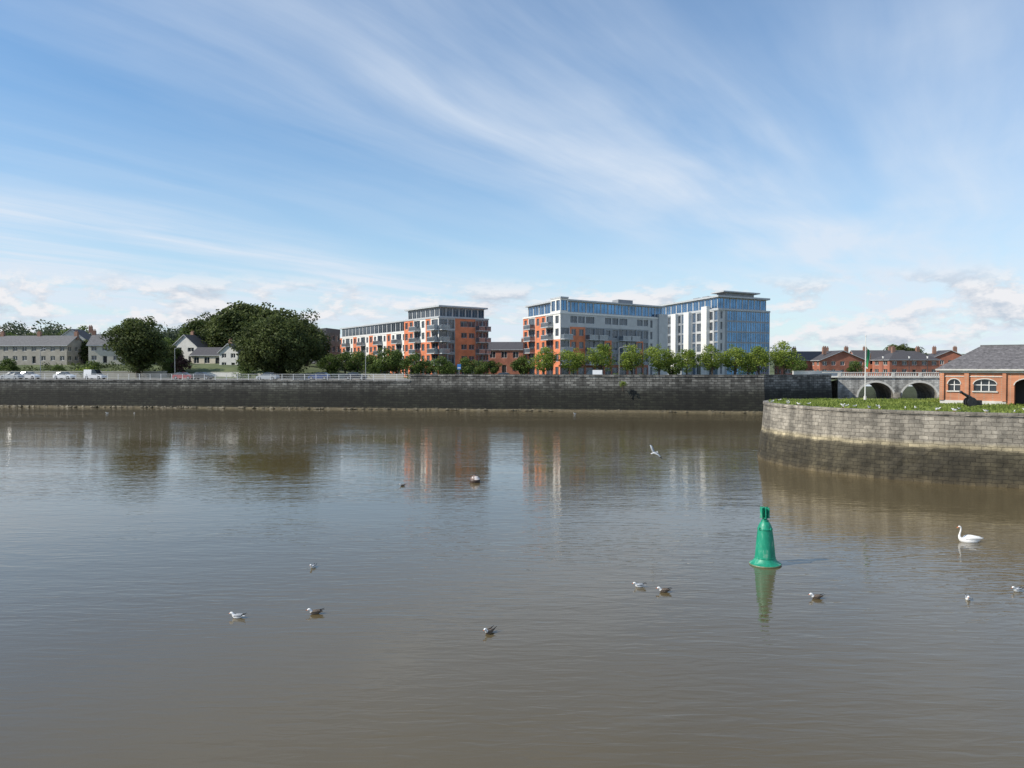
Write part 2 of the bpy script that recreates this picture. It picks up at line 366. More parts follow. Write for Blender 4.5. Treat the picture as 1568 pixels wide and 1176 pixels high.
house('gabled_house',110,215,LZ+1.8,9,8,4.6,3.4,8,'render_white','roof_slate',3,2,gabfront=True,chim=(.9,))
house('detached_house',161,190,LZ+.2,7.5,8,4.6,2.6,10,'cream','roof_grey',3,2,chim=(.0,1))
house('gabled_house',283,215,LZ+.4,8,9,4.6,3.2,-15,'render_white','roof_slate',2,2,gabfront=True,chim=(.4,))
house('detached_house',325,205,LZ-.9,12,8,3.4,2.0,-8,'cream','roof_slate',4,1,chim=(.8,))
house('white_house',350,190,LZ-1.4,5,7,4.4,2,-12,'render_white','roof_slate',2,2,gabfront=True)
house('brick_house',772,225,G,17,10,7.6,2.2,-5,'brick_dark','roof_slate',5,2,chim=(.2,.8))
for i,(px,D,w,hh) in enumerate([(1247,205,17,4.2),(1290,200,12,4.2),(1352,215,14,4.6),(1400,205,14,4.3),(1455,215,11,4.6)]):
    house('brick_house',px,D,G+.1,w,8,hh,2.4,(-6,4,-4,6,-8)[i],'brick_dark' if i!=2 else 'brick','roof_slate',5,2,hip=i in(0,3),chim=(.25,.75),gabfront=i==1 or i==4)
B=Bld('flat_roofed_block'); p0,p1,p2=PT(476,205),PT(500,196),PT(521,205); fp=quadfoot(p0,p1,p2)
for a,b in ((0,1),(1,2)): z=facade(B,fp[a],fp[b],G,[2.8]*4,[1]*3,lambda r,c:dict(wall='dark_clad',win=(.2,.8,.3,.8),glass='house_glass'))
back(B,fp,G,[2.8]*4,'dark_clad'); B.slab(inset(fp,1.02),z,z+1.2,'dark_clad','roof_flat'); B.finish(PN)

# ---------------------------------------------------------------- ground / quay
Q=[(-4000,168),(-400,168),(-160,160),(-101,152),(PX(640,141),141),(PX(1170,131),131),(58,140),(66,156),(75,184),(200,184),(4000,190)]
def qy(x):
    for (a,b),(c,d) in zip(Q,Q[1:]):
        if a<=x<=c: return b+(d-b)*(x-a)/(c-a)
xs=sorted(set([q[0] for q in Q]+list(range(-160,201,4))+[-3000,-2000,-1200,-800,-600,-400,-300,-220,260,320,400,600,900,1400,2200,3000]))
def ss(a,b,x): t=min(1,max(0,(x-a)/(b-a))); return t*t*(3-2*t)
def hgt(x,off):
    h=G+ss(20,36,off)*3.0*ss(26,56,-x)+ss(45,90,off)*2*ss(26,60,-x)
    if off>120: h+=min(14,(off-120)*.03)*(1+.35*math.sin(x*.004+off*.001))
    return h
offs=[0,4,8,14,20,24,28,32,36,45,60,80,110,160,240,400,700,1200,2500,6000]
V=[];Fc=[]
for o_ in offs:
    for x in xs: V.append((x,qy(x)+o_,hgt(x,o_)))
W=len(xs)
for j in range(len(offs)-1):
    for i in range(W-1): Fc.append((j*W+i,j*W+i+1,(j+1)*W+i+1,(j+1)*W+i))
mat('ground_mat',(.07,.10,.03),.95,.4,.15,col2=(.13,.15,.06),bump=.3)
def simple(name,V,Fc,mats,mi=None,uv=None,smooth=False):
    me=bpy.data.meshes.new(name); me.from_pydata(V,[],Fc)
    for m in mats: me.materials.append(M[m])
    if mi is not None: me.polygons.foreach_set('material_index',mi)
    if uv is not None:
        l=me.uv_layers.new(name='UVMap'); l.data.foreach_set('uv',[c for f in uv for p in f for c in p])
    if smooth: me.polygons.foreach_set('use_smooth',[True]*len(me.polygons))
    me.update(); o=bpy.data.objects.new(name,me); COL.objects.link(o); return o
simple('ground',V,Fc,['ground_mat'])
def strip(name,o0,o1,z0,z1,m,xa=-400,xb=58,under=False):
    v=[];f=[]
    X=[x for x in xs if xa<=x<=xb]
    for x in X:
        y=qy(x); v+= [(x,y+o0,z0),(x,y+o1,z1)]
    for i in range(len(X)-1): f.append((2*i,2*i+2,2*i+3,2*i+1))
    if under:
        k=len(v)
        for x in X: v.append((x,qy(x)+o1,z1-.2)); v.append((x,qy(x)+o0,z0-.2))
        for i in range(len(X)-1):
            f.append((2*i+1,2*i+3,k+2*i+2,k+2*i)); f.append((2*i,2*i+2,k+2*i+3,k+2*i+1))
    return simple(name,v,f,[m])
strip('riverside_pavement',.62,3.4,G+.115,G+.115,'pavement',under=True)
strip('kerb',3.402,3.55,G+.125,G+.125,'kerb',under=True)
strip('road',3.56,12,G+.004,G+.004,'asphalt')
strip('road_centre_line',7.7,7.85,G+.009,G+.009,'roadline')
strip('kerb',12,12.15,G+.125,G+.125,'kerb',under=True)
strip('pavement',12.16,14.5,G+.12,G+.12,'pavement',under=True)
X0=PX(628,141.3)
def qwall(name,xa,xb,top,batter=.9,th=.6,m='quay_stone'):
    pts=[(x,qy(x)) for x in xs if xa<x<xb]; pts=[(xa,qy(xa))]+pts+[(xb,qy(xb))]
    v=[];f=[];uv=[]
    rows=[(-.9,-batter*1.1),(1.2,-batter*.75),(3.2,-batter*.35),(5.0,0),(top-.35,0),(top-.35,-.12),(top,-.12),(top,th),(G-.5,th)]
    if top-.35<5.0: rows[3]=(4.4,0)
    n=len(rows); Ls=[0]
    for a,b in zip(pts,pts[1:]): Ls.append(Ls[-1]+math.dist(a,b))
    for (x,y) in pts:
        for z,o_ in rows: v.append((x,y+o_,z))
    vv=[0]
    for r0,r1 in zip(rows,rows[1:]): vv.append(vv[-1]+math.dist(r0,r1))
    for i in range(len(pts)-1):
        for j in range(n-1):
            f.append((i*n+j,(i+1)*n+j,(i+1)*n+j+1,i*n+j+1)); uv.append([(Ls[i],vv[j]),(Ls[i+1],vv[j]),(Ls[i+1],vv[j+1]),(Ls[i],vv[j+1])])
    for e in (0,(len(pts)-1)*n): f.append(tuple(range(e,e+n))); uv.append([(0,0)]*n)
    return simple(name,v,f,[m],uv=uv)
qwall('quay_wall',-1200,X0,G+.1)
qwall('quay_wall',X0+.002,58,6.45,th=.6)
v=[];f=[];X=[x for x in xs if -400<=x<=58]
for i,x in enumerate(X):
    w=.6+.6*math.sin(x*.13)+.4*math.sin(x*.41)+ (1.2 if x>10 else 0); y=qy(x)
    v+=[(x,y-.7,.30),(x,y-1.0-w*.5,.13),(x,y-1.4-w,-.15)]
for i in range(len(X)-1):
    for j in range(2): f.append((3*i+j,3*i+3+j,3*i+4+j,3*i+1+j))
simple('mud_foreshore',v,f,['mud'])
def rubble():
    v=[];f=[]
    for k in range(520):
        x=random.uniform(-120,58); y=qy(x)-random.uniform(.8,2.2); s=random.uniform(.08,.3)
        b=len(v)
        for dx,dy,dz in ((-1,-1,-.4),(1,-1,-.3),(1,1,-.3),(-1,1,-.4),(-.6,-.5,.6),(.6,-.6,.8),(.5,.6,.5),(-.6,.5,.7)):
            v.append((x+dx*s*random.uniform(.7,1.3),y+dy*s*random.uniform(.7,1.3),.15+dz*s*random.uniform(.7,1.3)))
        for q in ((0,1,5,4),(1,2,6,5),(2,3,7,6),(3,0,4,7),(4,5,6,7)): f.append(tuple(b+i for i in q))
    simple('foreshore_rubble',v,f,['mud'])
rubble()
B=Bld('quay_railing'); x=-140
while x<X0-1:
    x2=min(x+2.2,X0-.5); a=Vector((x,qy(x)+.35,0)); b=Vector((x2,qy(x2)+.35,0)); u=(b-a).normalized(); n=Vector((u.y,-u.x,0)); L=(b-a).length
    B.box(a,u,n,-.045,.045,-.045,.045,G+.1,G+1.25,'rail')
    for zz in (.45,.8,1.17): B.box(a,u,n,.046,L-.046,-.028,.028,G+zz,G+zz+.06,'rail')
    x=x2
B.finish({'rail':'posts_and_rails'})
def lowwall(name,pa,pb,z0,z1,th,m):
    B=Bld(name); u=(pb-pa).normalized(); n=Vector((u.y,-u.x,0)); L=(pb-pa).length
    B.box(pa,u,n,0,L,-th,0,z0,z1,m); B.box(pa,u,n,-.05,L+.05,-th-.05,.05,z1+.002,z1+.1,'trim'); B.finish({m:'wall','trim':'coping'})
lowwall('garden_wall',PT(-60,171),PT(255,171),G-.2,G+1.5,.3,'render_wall')
lowwall('garden_wall',PT(300,172),PT(368,169),G-.2,G+1.3,.3,'render_white')
lowwall('garden_wall',PT(395,166),PT(618,158),G-.2,G+1.0,.3,'render_wall')
lowwall('garden_wall',PT(1215,165),PT(1290,172),G-.2,G+1.6,.3,'render_white')
lowwall('forecourt_wall',PT(625,160),PT(1200,152),G-.2,G+.9,.3,'render_wall')
simple('driveway',[(PX(296,174),174,G+.3),(PX(362,172),172,G+.3),(PX(350,190),190,G+2.9),(PX(312,192),192,G+2.9)],[(0,1,2,3)],['pavement'])
# ---------------------------------------------------------------- arches helper
def archcell(B,o,u,n,u0,u1,z0,z1,a0,a1,zb,zs,rise,wall,backm=None,dep=.3,seg=14,ring=None,rw=.15):
    P=lambda a,z,d=0:(o.x+u.x*a+n.x*d,o.y+u.y*a+n.y*d,z)
    if zb>z0: B.poly([P(a0,z0),P(a1,z0),P(a1,zb),P(a0,zb)],wall); B.poly([P(a0,zb),P(a1,zb),P(a1,zb,-dep),P(a0,zb,-dep)],'trim')
    if a0>u0: B.poly([P(u0,z0),P(a0,z0),P(a0,z1),P(u0,z1)],wall)
    if u1>a1: B.poly([P(a1,z0),P(u1,z0),P(u1,z1),P(a1,z1)],wall)
    for a in(a0,a1): B.poly([P(a,zb),P(a,zs),P(a,zs,-dep),P(a,zb,-dep)],wall)
    c=(a0+a1)/2; R=(a1-a0)/2
    pts=[(c-R*math.cos(math.pi*i/seg),zs+rise*math.sin(math.pi*i/seg)) for i in range(seg+1)]
    for p,q in zip(pts,pts[1:]):
        B.poly([P(*p),P(*q),P(q[0],z1),P(p[0],z1)],wall); B.poly([P(*p),P(*q),P(*q,-dep),P(*p,-dep)],wall)
        if backm: B.poly([P(p[0],zb,-dep),P(q[0],zb,-dep),P(*q,-dep),P(*p,-dep)],backm)
    if ring:
        o2=[(c-(R+rw)*math.cos(math.pi*i/seg),zs+(rise+rw)*math.sin(math.pi*i/seg)) for i in range(seg+1)]
        for i in range(seg):
            p,q,p2,q2=pts[i],pts[i+1],o2[i],o2[i+1]
            B.poly([P(*p,.04),P(*q,.04),P(*q2,.04),P(*p2,.04)],ring); B.poly([P(*p2,.04),P(*q2,.04),P(*q2,0),P(*p2,0)],ring); B.poly([P(*p,.04),P(*q,.04),P(*q,0),P(*p,0)],ring)
def bridge():
    B=Bld('stone_arch_bridge')
    p0=Vector((PX(1283,157),157,0)); p1=Vector((PX(1283,157)+62,150,0)); u=(p1-p0).normalized(); n=Vector((u.y,-u.x,0)); L=(p1-p0).length
    zt=5.55; w=8.4; a=4.0
    B.box(p0,u,n,0,a,-10,.0,-1,zt,'bridge_stone')
    while a+w<L:
        archcell(B,p0,u,n,a,a+w+0.0,-1,zt,a+.0,a+w-1.5,-1,1.6,3.0,'bridge_stone',None,10,20,'trim',.35)
        c=a+w-.75
        q=[p0+u*(c-.75)+n*.01,p0+u*c+n*1.4,p0+u*(c+.75)+n*.01]; B.slab(q,-1,2.6,'bridge_stone')
        a+=w
    B.box(p0,u,n,-3,L,-9.9,-.0,zt+.002,zt+.25,'trim')
    B.box(p0,u,n,-3,L,.003,.22,zt+.0,zt+.22,'trim')
    x=0
    B.box(p0,u,n,-3,L,-.25,.15,zt+1.0,zt+1.15,'trim')
    while x<L:
        B.box(p0,u,n,x,x+.6,-.25,.15,zt+.252,zt+.998,'trim')
        y=x+.8
        while y<x+4.9: B.box(p0,u,n,y,y+.18,-.15,.05,zt+.252,zt+.998,'trim'); y+=.42
        x+=5.2
    e=B.finish({'bridge_stone':'arches_and_piers','trim':'parapet_and_trim'})
    for ch in e.children:
        if ch.name.startswith('arches'):
            me=ch.data; l=me.uv_layers.new(name='UVMap')
            for lp in me.loops: c=me.vertices[lp.vertex_index].co; l.data[lp.index].uv=(c.x+c.y,c.z)
bridge()
# ---------------------------------------------------------------- pier island
def catmull(P,n=6):
    R=[]
    for i in range(len(P)-1):
        p0=P[max(i-1,0)];p1=P[i];p2=P[i+1];p3=P[min(i+2,len(P)-1)]
        for k in range(n):
            t=k/n
            R.append(tuple(.5*((2*b)+(-a+c)*t+(2*a-5*b+4*c-d)*t*t+(-a+3*b-3*c+d)*t**3) for a,b,c,d in zip(p0,p1,p2,p3)))
    R.append(P[-1]); return R
TZ=4.86
basec=catmull([(30,73.6),(25.5,72.8),(22.6,70),(21.35,66.2),(21.6,62),(23.1,58),(25.4,55.1),(28.2,52.8),(32,50.6),(37,48.9),(45,47.4),(58,46.3),(80,45.5)],7)
def pier():
    pts=[Vector((x,y,0)) for x,y in basec]; N=len(pts)
    nr=[]
    for i in range(N):
        t=(pts[min(i+1,N-1)]-pts[max(i-1,0)]).normalized(); nr.append(Vector((-t.y,t.x,0))*1.0)
    rr=random.Random(5)
    rows=[(-1,-.12),(.2,.02),(.7,.09),(1.2,.14),(1.8,.2),(2.3,.26),(2.42,.34),(3.6,.42),(TZ-.22,.5),(TZ-.22,.42),(TZ,.42),(TZ,.95),(TZ-.12,.95)]
    n=len(rows); v=[];f=[];uv=[];Ls=[0]
    for a,b in zip(pts,pts[1:]): Ls.append(Ls[-1]+(b-a).length)
    vv=[0]
    for r0,r1 in zip(rows,rows[1:]): vv.append(vv[-1]+math.dist(r0,r1))
    for i,p in enumerate(pts):
        for k,(z,o_) in enumerate(rows): q=p+nr[i]*(o_+(rr.uniform(-.05,.05) if k<6 else rr.uniform(-.012,.012))); v.append((q.x,q.y,z))
    for i in range(N-1):
        for j in range(n-1):
            f.append((i*n+j,(i+1)*n+j,(i+1)*n+j+1,i*n+j+1)); uv.append([(Ls[i],vv[j]),(Ls[i+1],vv[j]),(Ls[i+1],vv[j+1]),(Ls[i],vv[j+1])])
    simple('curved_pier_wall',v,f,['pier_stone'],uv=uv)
    top=[pts[i]+nr[i]*.9 for i in range(N)]
    tv=[(p.x,p.y,TZ-.03) for p in top]+[(80,73.6,TZ-.03)]
    simple('pier_grass',tv,[tuple(range(len(tv)))],['ground_mat'])
    simple('pier_rear_wall',[(30,73.7,-1),(80,73.7,-1),(80,73.7,TZ),(30,73.7,TZ),(30,73.2,TZ),(80,73.2,TZ)],[(0,1,2,3),(3,2,5,4)],['pier_stone'],uv=[[(0,0),(50,0),(50,6),(0,6)],[(0,0),(50,0),(50,.5),(0,.5)]])
    return top
top=pier()
def inside(x,y,poly):
    c=False; j=len(poly)-1
    for i in range(len(poly)):
        a,b=poly[i],poly[j]
        if (a[1]>y)!=(b[1]>y) and x<(b[0]-a[0])*(y-a[1])/(b[1]-a[1])+a[0]: c=not c
        j=i
    return c
poly=[(p.x,p.y) for p in top]+[(80,73.2)]
def shade_mesh(name,V,Fq,shade,mats,mi,link=True):
    me=bpy.data.meshes.new(name); me.from_pydata(V,[],Fq)
    for m in mats: me.materials.append(M[m])
    me.polygons.foreach_set('material_index',mi)
    a=me.attributes.new('shade','FLOAT','FACE'); a.data.foreach_set('value',shade); me.update()
    return me
def obj(name,me,loc=(0,0,0),rot=0,sc=1):
    o=bpy.data.objects.new(name,me); COL.objects.link(o); o.location=loc; o.rotation_euler=(0,0,rot)
    o.scale=(sc,)*3 if not isinstance(sc,tuple) else sc; return o
def grass():
    V=[];Fq=[];sh=[];k=0
    while k<30000:
        x=21+34*random.random(); y=47+26*random.random()
        if not inside(x,y,poly): continue
        h=random.uniform(.05,.15)*(1+.6*math.sin(x*1.7)*math.sin(y*1.3)); w=random.uniform(.03,.09); a=random.random()*6.28
        dx,dy=math.cos(a)*w,math.sin(a)*w; lx,ly=random.gauss(0,.07),random.gauss(0,.07)
        i=len(V); V+=[(x-dx,y-dy,TZ-.04),(x+dx,y+dy,TZ-.04),(x+lx,y+ly,TZ+h)]; Fq.append((i,i+1,i+2))
        sh.append(min(1,max(0,.5+.35*math.sin(x*.8+1)*math.sin(y*.9)+random.gauss(0,.2)))); k+=1
    obj('grass',shade_mesh('grass',V,Fq,sh,['grass_blades'],[0]*len(Fq)))
grass()
def lodge():
    B=Bld('brick_lodge'); o=Vector((36.1,64.8,0)); u=Vector((.80,-.60,0)).normalized(); n=Vector((u.y,-u.x,0)); W_=11; Dp=6.0
    z0=TZ-.03; ze=TZ+2.75
    B.box(o,u,n,-.08,4.62,.0,.08,z0,z0+.3,'trim')
    for a,b,a0,a1 in ((0,1.85,.5,1.4),(1.85,4.6,2.35,3.95)):
        archcell(B,o,u,n,a,b,z0,ze,a0,a1,z0+1.1,z0+1.65,.42,'lodge_brick','house_glass',.22,12,'trim',.07)
        B.box(o,u,n,a0-.1,a1+.1,.0,.1,z0+1.0,z0+1.1,'trim')
        m=(a0+a1)/2
        for x in ((m,) if a1-a0<1.2 else (a0+.53,a1-.53)): B.box(o,u,n,x-.03,x+.03,-.2,-.14,z0+1.11,z0+2.0,'white')
        B.box(o,u,n,a0,a1,-.2,-.15,z0+1.56,z0+1.62,'white')
    B.box(o,u,n,.23,4.35,.002,.05,z0+1.9+.35,z0+2.32,'trim')
    for x0,x1 in ((-.1,.22),(1.68,2.02),(4.36,4.62)): B.box(o,u,n,x0,x1,.082,.16,z0+.3,ze-.22,'lodge_brick')
    for k in range(2):
        a=4.62+k*3.19
        archcell(B,o,u,n,a,a+3.19,z0,ze,a+.55,a+2.65,z0,z0+1.6,.55,'lodge_brick','dark',1.2,12,'trim',.07)
    B.box(o,u,n,-.1,W_+.1,.003,.16,ze-.2,ze,'trim'); B.box(o,u,n,-.2,W_+.2,.0,.28,ze+.002,ze+.12,'white')
    q=[o,o+u*W_,o+u*W_-n*Dp,o-n*Dp]
    lf=q[3]; ul=(q[0]-q[3]).normalized(); nl=Vector((ul.y,-ul.x,0))
    for k in range(2):
        archcell(B,lf,ul,nl,k*3.0,k*3.0+3.0,z0,ze,k*3.0+.9,k*3.0+2.1,z0+1.1,z0+1.65,.45,'lodge_brick','house_glass',.22,12,'trim',.07)
    B.box(lf,ul,nl,0,Dp,.003,.16,ze-.2,ze,'trim')
    for a,b in((1,2),(2,3)): B.poly([(q[a].x,q[a].y,z0),(q[b].x,q[b].y,z0),(q[b].x,q[b].y,ze),(q[a].x,q[a].y,ze)],'lodge_brick')
    P=lambda a,d,z:(o.x+u.x*a-n.x*d,o.y+u.y*a-n.y*d,z)
    ov=.4; zr=ze+1.95; e=[P(-ov,-ov,ze+.12),P(W_+ov,-ov,ze+.12),P(W_+ov,Dp+ov,ze+.12),P(-ov,Dp+ov,ze+.12)]; hl=2.5; r0=P(hl,Dp/2,zr+.1); r1=P(W_-hl,Dp/2,zr+.1)
    for f_ in ([e[0],e[1],r1,r0],[e[2],e[3],r0,r1],[e[1],e[2],r1],[e[3],e[0],r0]): B.poly(f_,'lodge_slate')
    E0,E1,R0,R1=[Vector(x) for x in (e[0],e[1],r0,r1)]; sn=(E1-E0).cross(R0-E0).normalized()
    if sn.z<0: sn=-sn
    for k in range(1,16):
        t=k/16; A=E0.lerp(R0,t)+sn*.02; C=E1.lerp(R1,t)+sn*.02; w3=(R0+R1-E0-E1)/2/16*.35
        B.poly([A,C,C-w3,A-w3],'roof_grey')
    B.slab([Vector(x) for x in e],ze+.001,ze+.117,'trim')
    B.box(o,u,n,hl,W_-hl,-Dp/2-.1,-Dp/2+.1,zr+.05,zr+.2,'roof_grey')
    B.finish({**PN,'roof_grey':'ridge_and_courses','white':'gutter_and_frames','dark':'porch_recess'})
lodge()
# ---------------------------------------------------------------- posts, lamps, flagpole
def cyl(B,a,b,r0,r1,m,seg=10):
    a=Vector(a);b=Vector(b);t=(b-a).normalized(); s=t.orthogonal().normalized(); w=t.cross(s)
    A=[a+(s*math.cos(6.2832*i/seg)+w*math.sin(6.2832*i/seg))*r0 for i in range(seg)]
    C=[b+(s*math.cos(6.2832*i/seg)+w*math.sin(6.2832*i/seg))*r1 for i in range(seg)]
    for i in range(seg): B.poly([A[i],A[(i+1)%seg],C[(i+1)%seg],C[i]],m)
    B.poly(A,m); B.poly(C,m)
def lamp(px,D,z0,h,arm=1.0):
    B=Bld('street_lamp'); x=PX(px,D)
    cyl(B,(x,D,z0),(x,D,z0+.8),.13,.12,'steel'); cyl(B,(x,D,z0+.8),(x,D,z0+h),.07,.05,'steel')
    cyl(B,(x,D,z0+h),(x+arm,D-.3,z0+h+.25),.045,.035,'steel')
    o=Vector((x+arm,D-.3,0)); B.box(o,Vector((1,0,0)),Vector((0,-1,0)),-.1,.45,-.14,.14,z0+h+.2,z0+h+.32,'steel'); B.finish({'steel':'pole_and_head'})
for px,D,h in ((62,160,6),(268,157,6.2),(858,146,7.6),(948,143,6.0),(1178,150,6),(560,152,6),(1060,146,6)): lamp(px,D,G+.1,h)
def pedlamp(px,D,z0,h):
    B=Bld('bridge_lamp'); x=PX(px,D); cyl(B,(x,D,z0),(x,D,z0+h),.07,.05,'iron'); cyl(B,(x,D,z0+h),(x,D,z0+h+.45),.12,.2,'white'); cyl(B,(x,D,z0+h+.45),(x,D,z0+h+.6),.22,.03,'iron'); B.finish({'iron':'post','white':'lantern'})
for px in(1352,1392,1420): pedlamp(px,158,5.7,3.8)
B=Bld('flagpole'); x=PX(1325,70.5); y=70.5; zt=PZ(515,y)
cyl(B,(x,y,TZ-.1),(x,y,TZ+.35),.14,.12,'trim'); cyl(B,(x,y,TZ+.35),(x,y,zt),.05,.03,'white'); cyl(B,(x,y,zt),(x,y,zt+.12),.06,.02,'trim')
for k,m in enumerate(('flag_green','flag_white','flag_orange')):
    for j in range(7):
        zz=zt-1.0-j*.24-k*.12; z2=zz-.24
        for q in range(2):
            a0=.05+k*.045+q*.12; a1=a0+.12
            w=lambda a,z:(x+a*(1+.3*math.sin(z*2.2)),y-.08+k*.06-.10*math.sin(a*17+z*1.4),z-a*.9)
            B.poly([w(a0,zz),w(a1,zz),w(a1,z2),w(a0,z2)],m)
B.finish({'white':'pole','flag_green':'flag_green_band','flag_white':'flag_white_band','flag_orange':'flag_orange_band'})
B=Bld('information_sign'); x=PX(703,146); y=146
cyl(B,(x,y,G),(x,y,G+3.0),.05,.05,'steel'); B.box(Vector((x,y,0)),Vector((1,0,0)),Vector((0,-1,0)),-.35,.35,.06,.1,G+2.1,G+3.1,'sign_blue'); B.box(Vector((x,y,0)),Vector((1,0,0)),Vector((0,-1,0)),-.28,.28,.103,.11,G+2.3,G+2.5,'white'); B.finish({'steel':'post','sign_blue':'panel','white':'lettering'})
# ---------------------------------------------------------------- cars
def carmesh(paintm,van=False):
    v=[];f=[];mi=[]
    S=[(-2.15,.35,.6,.64,.72,.66),(-2.05,.24,.85,.90,.84,.74),(-1.75,.22,.95,1.0,.87,.72),(-1.3,.22,.95,1.42,.88,.62),(-.3,.22,.94,1.5,.88,.63),(.35,.22,.93,1.44,.88,.62),(1.05,.22,.92,.97,.87,.72),(1.9,.22,.76,.80,.85,.7),(2.12,.35,.52,.56,.72,.6)]
    if van: S=[(a,b,c,(2.0 if i in(1,2,3,4,5) else d),e,(.78 if i in(1,2,3,4,5) else g)) for i,(a,b,c,d,e,g) in enumerate(S)]
    for (x,zb,zm,zt,w,wt) in S:
        v+=[(x,-w,zb),(x,-w,zm),(x,-wt,zt),(x,wt,zt),(x,w,zm),(x,w,zb)]
    for i in range(len(S)-1):
        for j in range(6):
            k=(j+1)%6; f.append((i*6+j,i*6+6+j,i*6+6+k,i*6+k))
            g=0
            if j in(1,3) and (2<=i<=5 if not van else i in (4,5)): g=1
            if j==2 and i in((2,5) if not van else (5,)): g=1
            mi.append(g)
    f.append(tuple(range(6))); mi.append(0); e=(len(S)-1)*6; f.append(tuple(range(e,e+6))); mi.append(0)
    for wx in(-1.35,1.35):
        for s in(-1,1):
            b=len(v); n=14
            for k in range(n):
                a=6.2832*k/n; v.append((wx+.33*math.cos(a),s*.9,.33+.33*math.sin(a))); v.append((wx+.33*math.cos(a),s*.66,.33+.33*math.sin(a)))
            for k in range(n): k2=(k+1)%n; f.append((b+2*k,b+2*k2,b+2*k2+1,b+2*k+1)); mi.append(2)
            f.append(tuple(b+2*k for k in range(n))); mi.append(2)
            b=len(v)
            for k in range(n): a=6.2832*k/n; v.append((wx+.2*math.cos(a),s*.905,.33+.2*math.sin(a)))
            f.append(tuple(b+k for k in range(n))); mi.append(3)
    me=bpy.data.meshes.new('car'); me.from_pydata(v,[],f)
    for m in (paintm,'house_glass','tyre','steel'): me.materials.append(M[m])
    me.polygons.foreach_set('material_index',mi); me.update(); return me
for px,off,pm,van,rev in ((45,9.5,'paint_white',0,0),(99,9.5,'paint_white',0,0),(146,9.5,'paint_white',1,0),(18,5.5,'paint_silver',0,1),(282,9.5,'paint_red',0,0),(310,10,'paint_black',0,0),(489,9.5,'paint_blue',0,1),(410,5.5,'paint_silver',0,1),(775,9.5,'paint_silver',0,0),(545,10,'paint_black',0,0),(905,5.5,'paint_white',1,1)):
    D=150
    for _ in range(4): D=qy(PX(px,D))+off
    o=obj('parked_car' if not van else 'van',carmesh(pm,van),(PX(px,D),D,G+.01),math.radians(-7.5)+(math.pi if rev else 0))
# ---------------------------------------------------------------- trees
def leaves(centres,rad,per,ls,seed,jit=.22):
    r=np.random.default_rng(seed); V=[];Fq=[];sh=[]
    for ci,(c,R) in enumerate(zip(centres,rad)):
        cs=r.uniform(.2,.8); n=int(per*(R/np.mean(rad))**1.5)
        d=r.normal(size=(n,3)); d/=np.linalg.norm(d,axis=1)[:,None]
        rr=R*r.uniform(.45,1.08,n)**.6
        p=c+d*rr[:,None]*np.array([1,1,.8])
        for k in range(n):
            nv=d[k]*.8+r.normal(size=3)*.6; nv/=np.linalg.norm(nv)
            a=np.cross(nv,[.3,.5,.8]); a/=np.linalg.norm(a); b=np.cross(nv,a); s=ls*r.uniform(.6,1.4)
            i=len(V); q=p[k]
            V+= [tuple(q-a*s),tuple(q+b*s*.6),tuple(q+a*s),tuple(q-b*s*.6)]
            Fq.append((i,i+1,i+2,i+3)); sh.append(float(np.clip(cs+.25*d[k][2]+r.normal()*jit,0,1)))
    return V,Fq,sh
def trunk(V,Fq,base,top,r0,r1,seg=7,bend=0,rr=random):
    n=5; i0=len(V); b=Vector(base);t=Vector(top); off=Vector((rr.uniform(-1,1),rr.uniform(-1,1),0))*bend
    for k in range(n+1):
        s=k/n; c=b.lerp(t,s)+off*math.sin(s*3.14); r=r0+(r1-r0)*s
        for j in range(seg): a=6.2832*j/seg; V.append((c.x+r*math.cos(a),c.y+r*math.sin(a),c.z))
    for k in range(n):
        for j in range(seg): j2=(j+1)%seg; Fq.append((i0+k*seg+j,i0+k*seg+j2,i0+(k+1)*seg+j2,i0+(k+1)*seg+j))
def treemesh(h,w,leaf,seed,trunk_h=.25,nc=60,per=70,ls=.22,clump=.16,squash=1.0,top=1.0):
    r=np.random.default_rng(seed); rr=random.Random(seed)
    ch=h*(1-trunk_h); cz=h*trunk_h+ch*.5; C=[];R=[]
    lob=[(r.uniform(0,6.28),r.uniform(.1,.28)) for _ in range(4)]
    while len(C)<nc:
        d=r.normal(size=3); d/=np.linalg.norm(d); a=math.atan2(d[1],d[0])
        f=1+sum(m*math.cos((i+1)*a+p+2*d[2]) for i,(p,m) in enumerate(lob))*.5
        rad=r.uniform(.35,1)**.5*.84*f
        wz=1-.25*max(0,d[2])*top
        C.append(np.array([d[0]*rad*w/2*wz,d[1]*rad*w/2*wz,cz+d[2]*rad*ch/2])); R.append(w*clump*r.uniform(.55,1.25))
    V,Fq,sh=leaves(C,R,per,ls,seed+1); nl=len(Fq)
    trunk(V,Fq,(0,0,-.4),(0,0,h*.62),w*.035+.06,w*.012,bend=w*.03,rr=rr)
    for k in range(9):
        c=C[rr.randrange(nc)]; trunk(V,Fq,(0,0,h*rr.uniform(trunk_h*.8,.5)),tuple(c),w*.014+.02,.015,5,w*.04,rr)
    nf=len(Fq); sh+= [0]*(nf-nl)
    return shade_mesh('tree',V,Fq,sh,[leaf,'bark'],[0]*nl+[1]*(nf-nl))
obj('broadleaf_tree',treemesh(13.2,14.2,'leaf_dark',11,.06,150,120,.24,.115),(PX(212,170),170,G+.6))
obj('broadleaf_tree',treemesh(14.2,20.5,'leaf_dark',14,.02,260,120,.24,.09),(PX(428,163),163,G))
big=[treemesh(15,15,'leaf_mid',20+i,.08,80,80,.36,.13) for i in range(2)]+[treemesh(15,17,'leaf_dark',25,.08,110,90,.36,.12)]
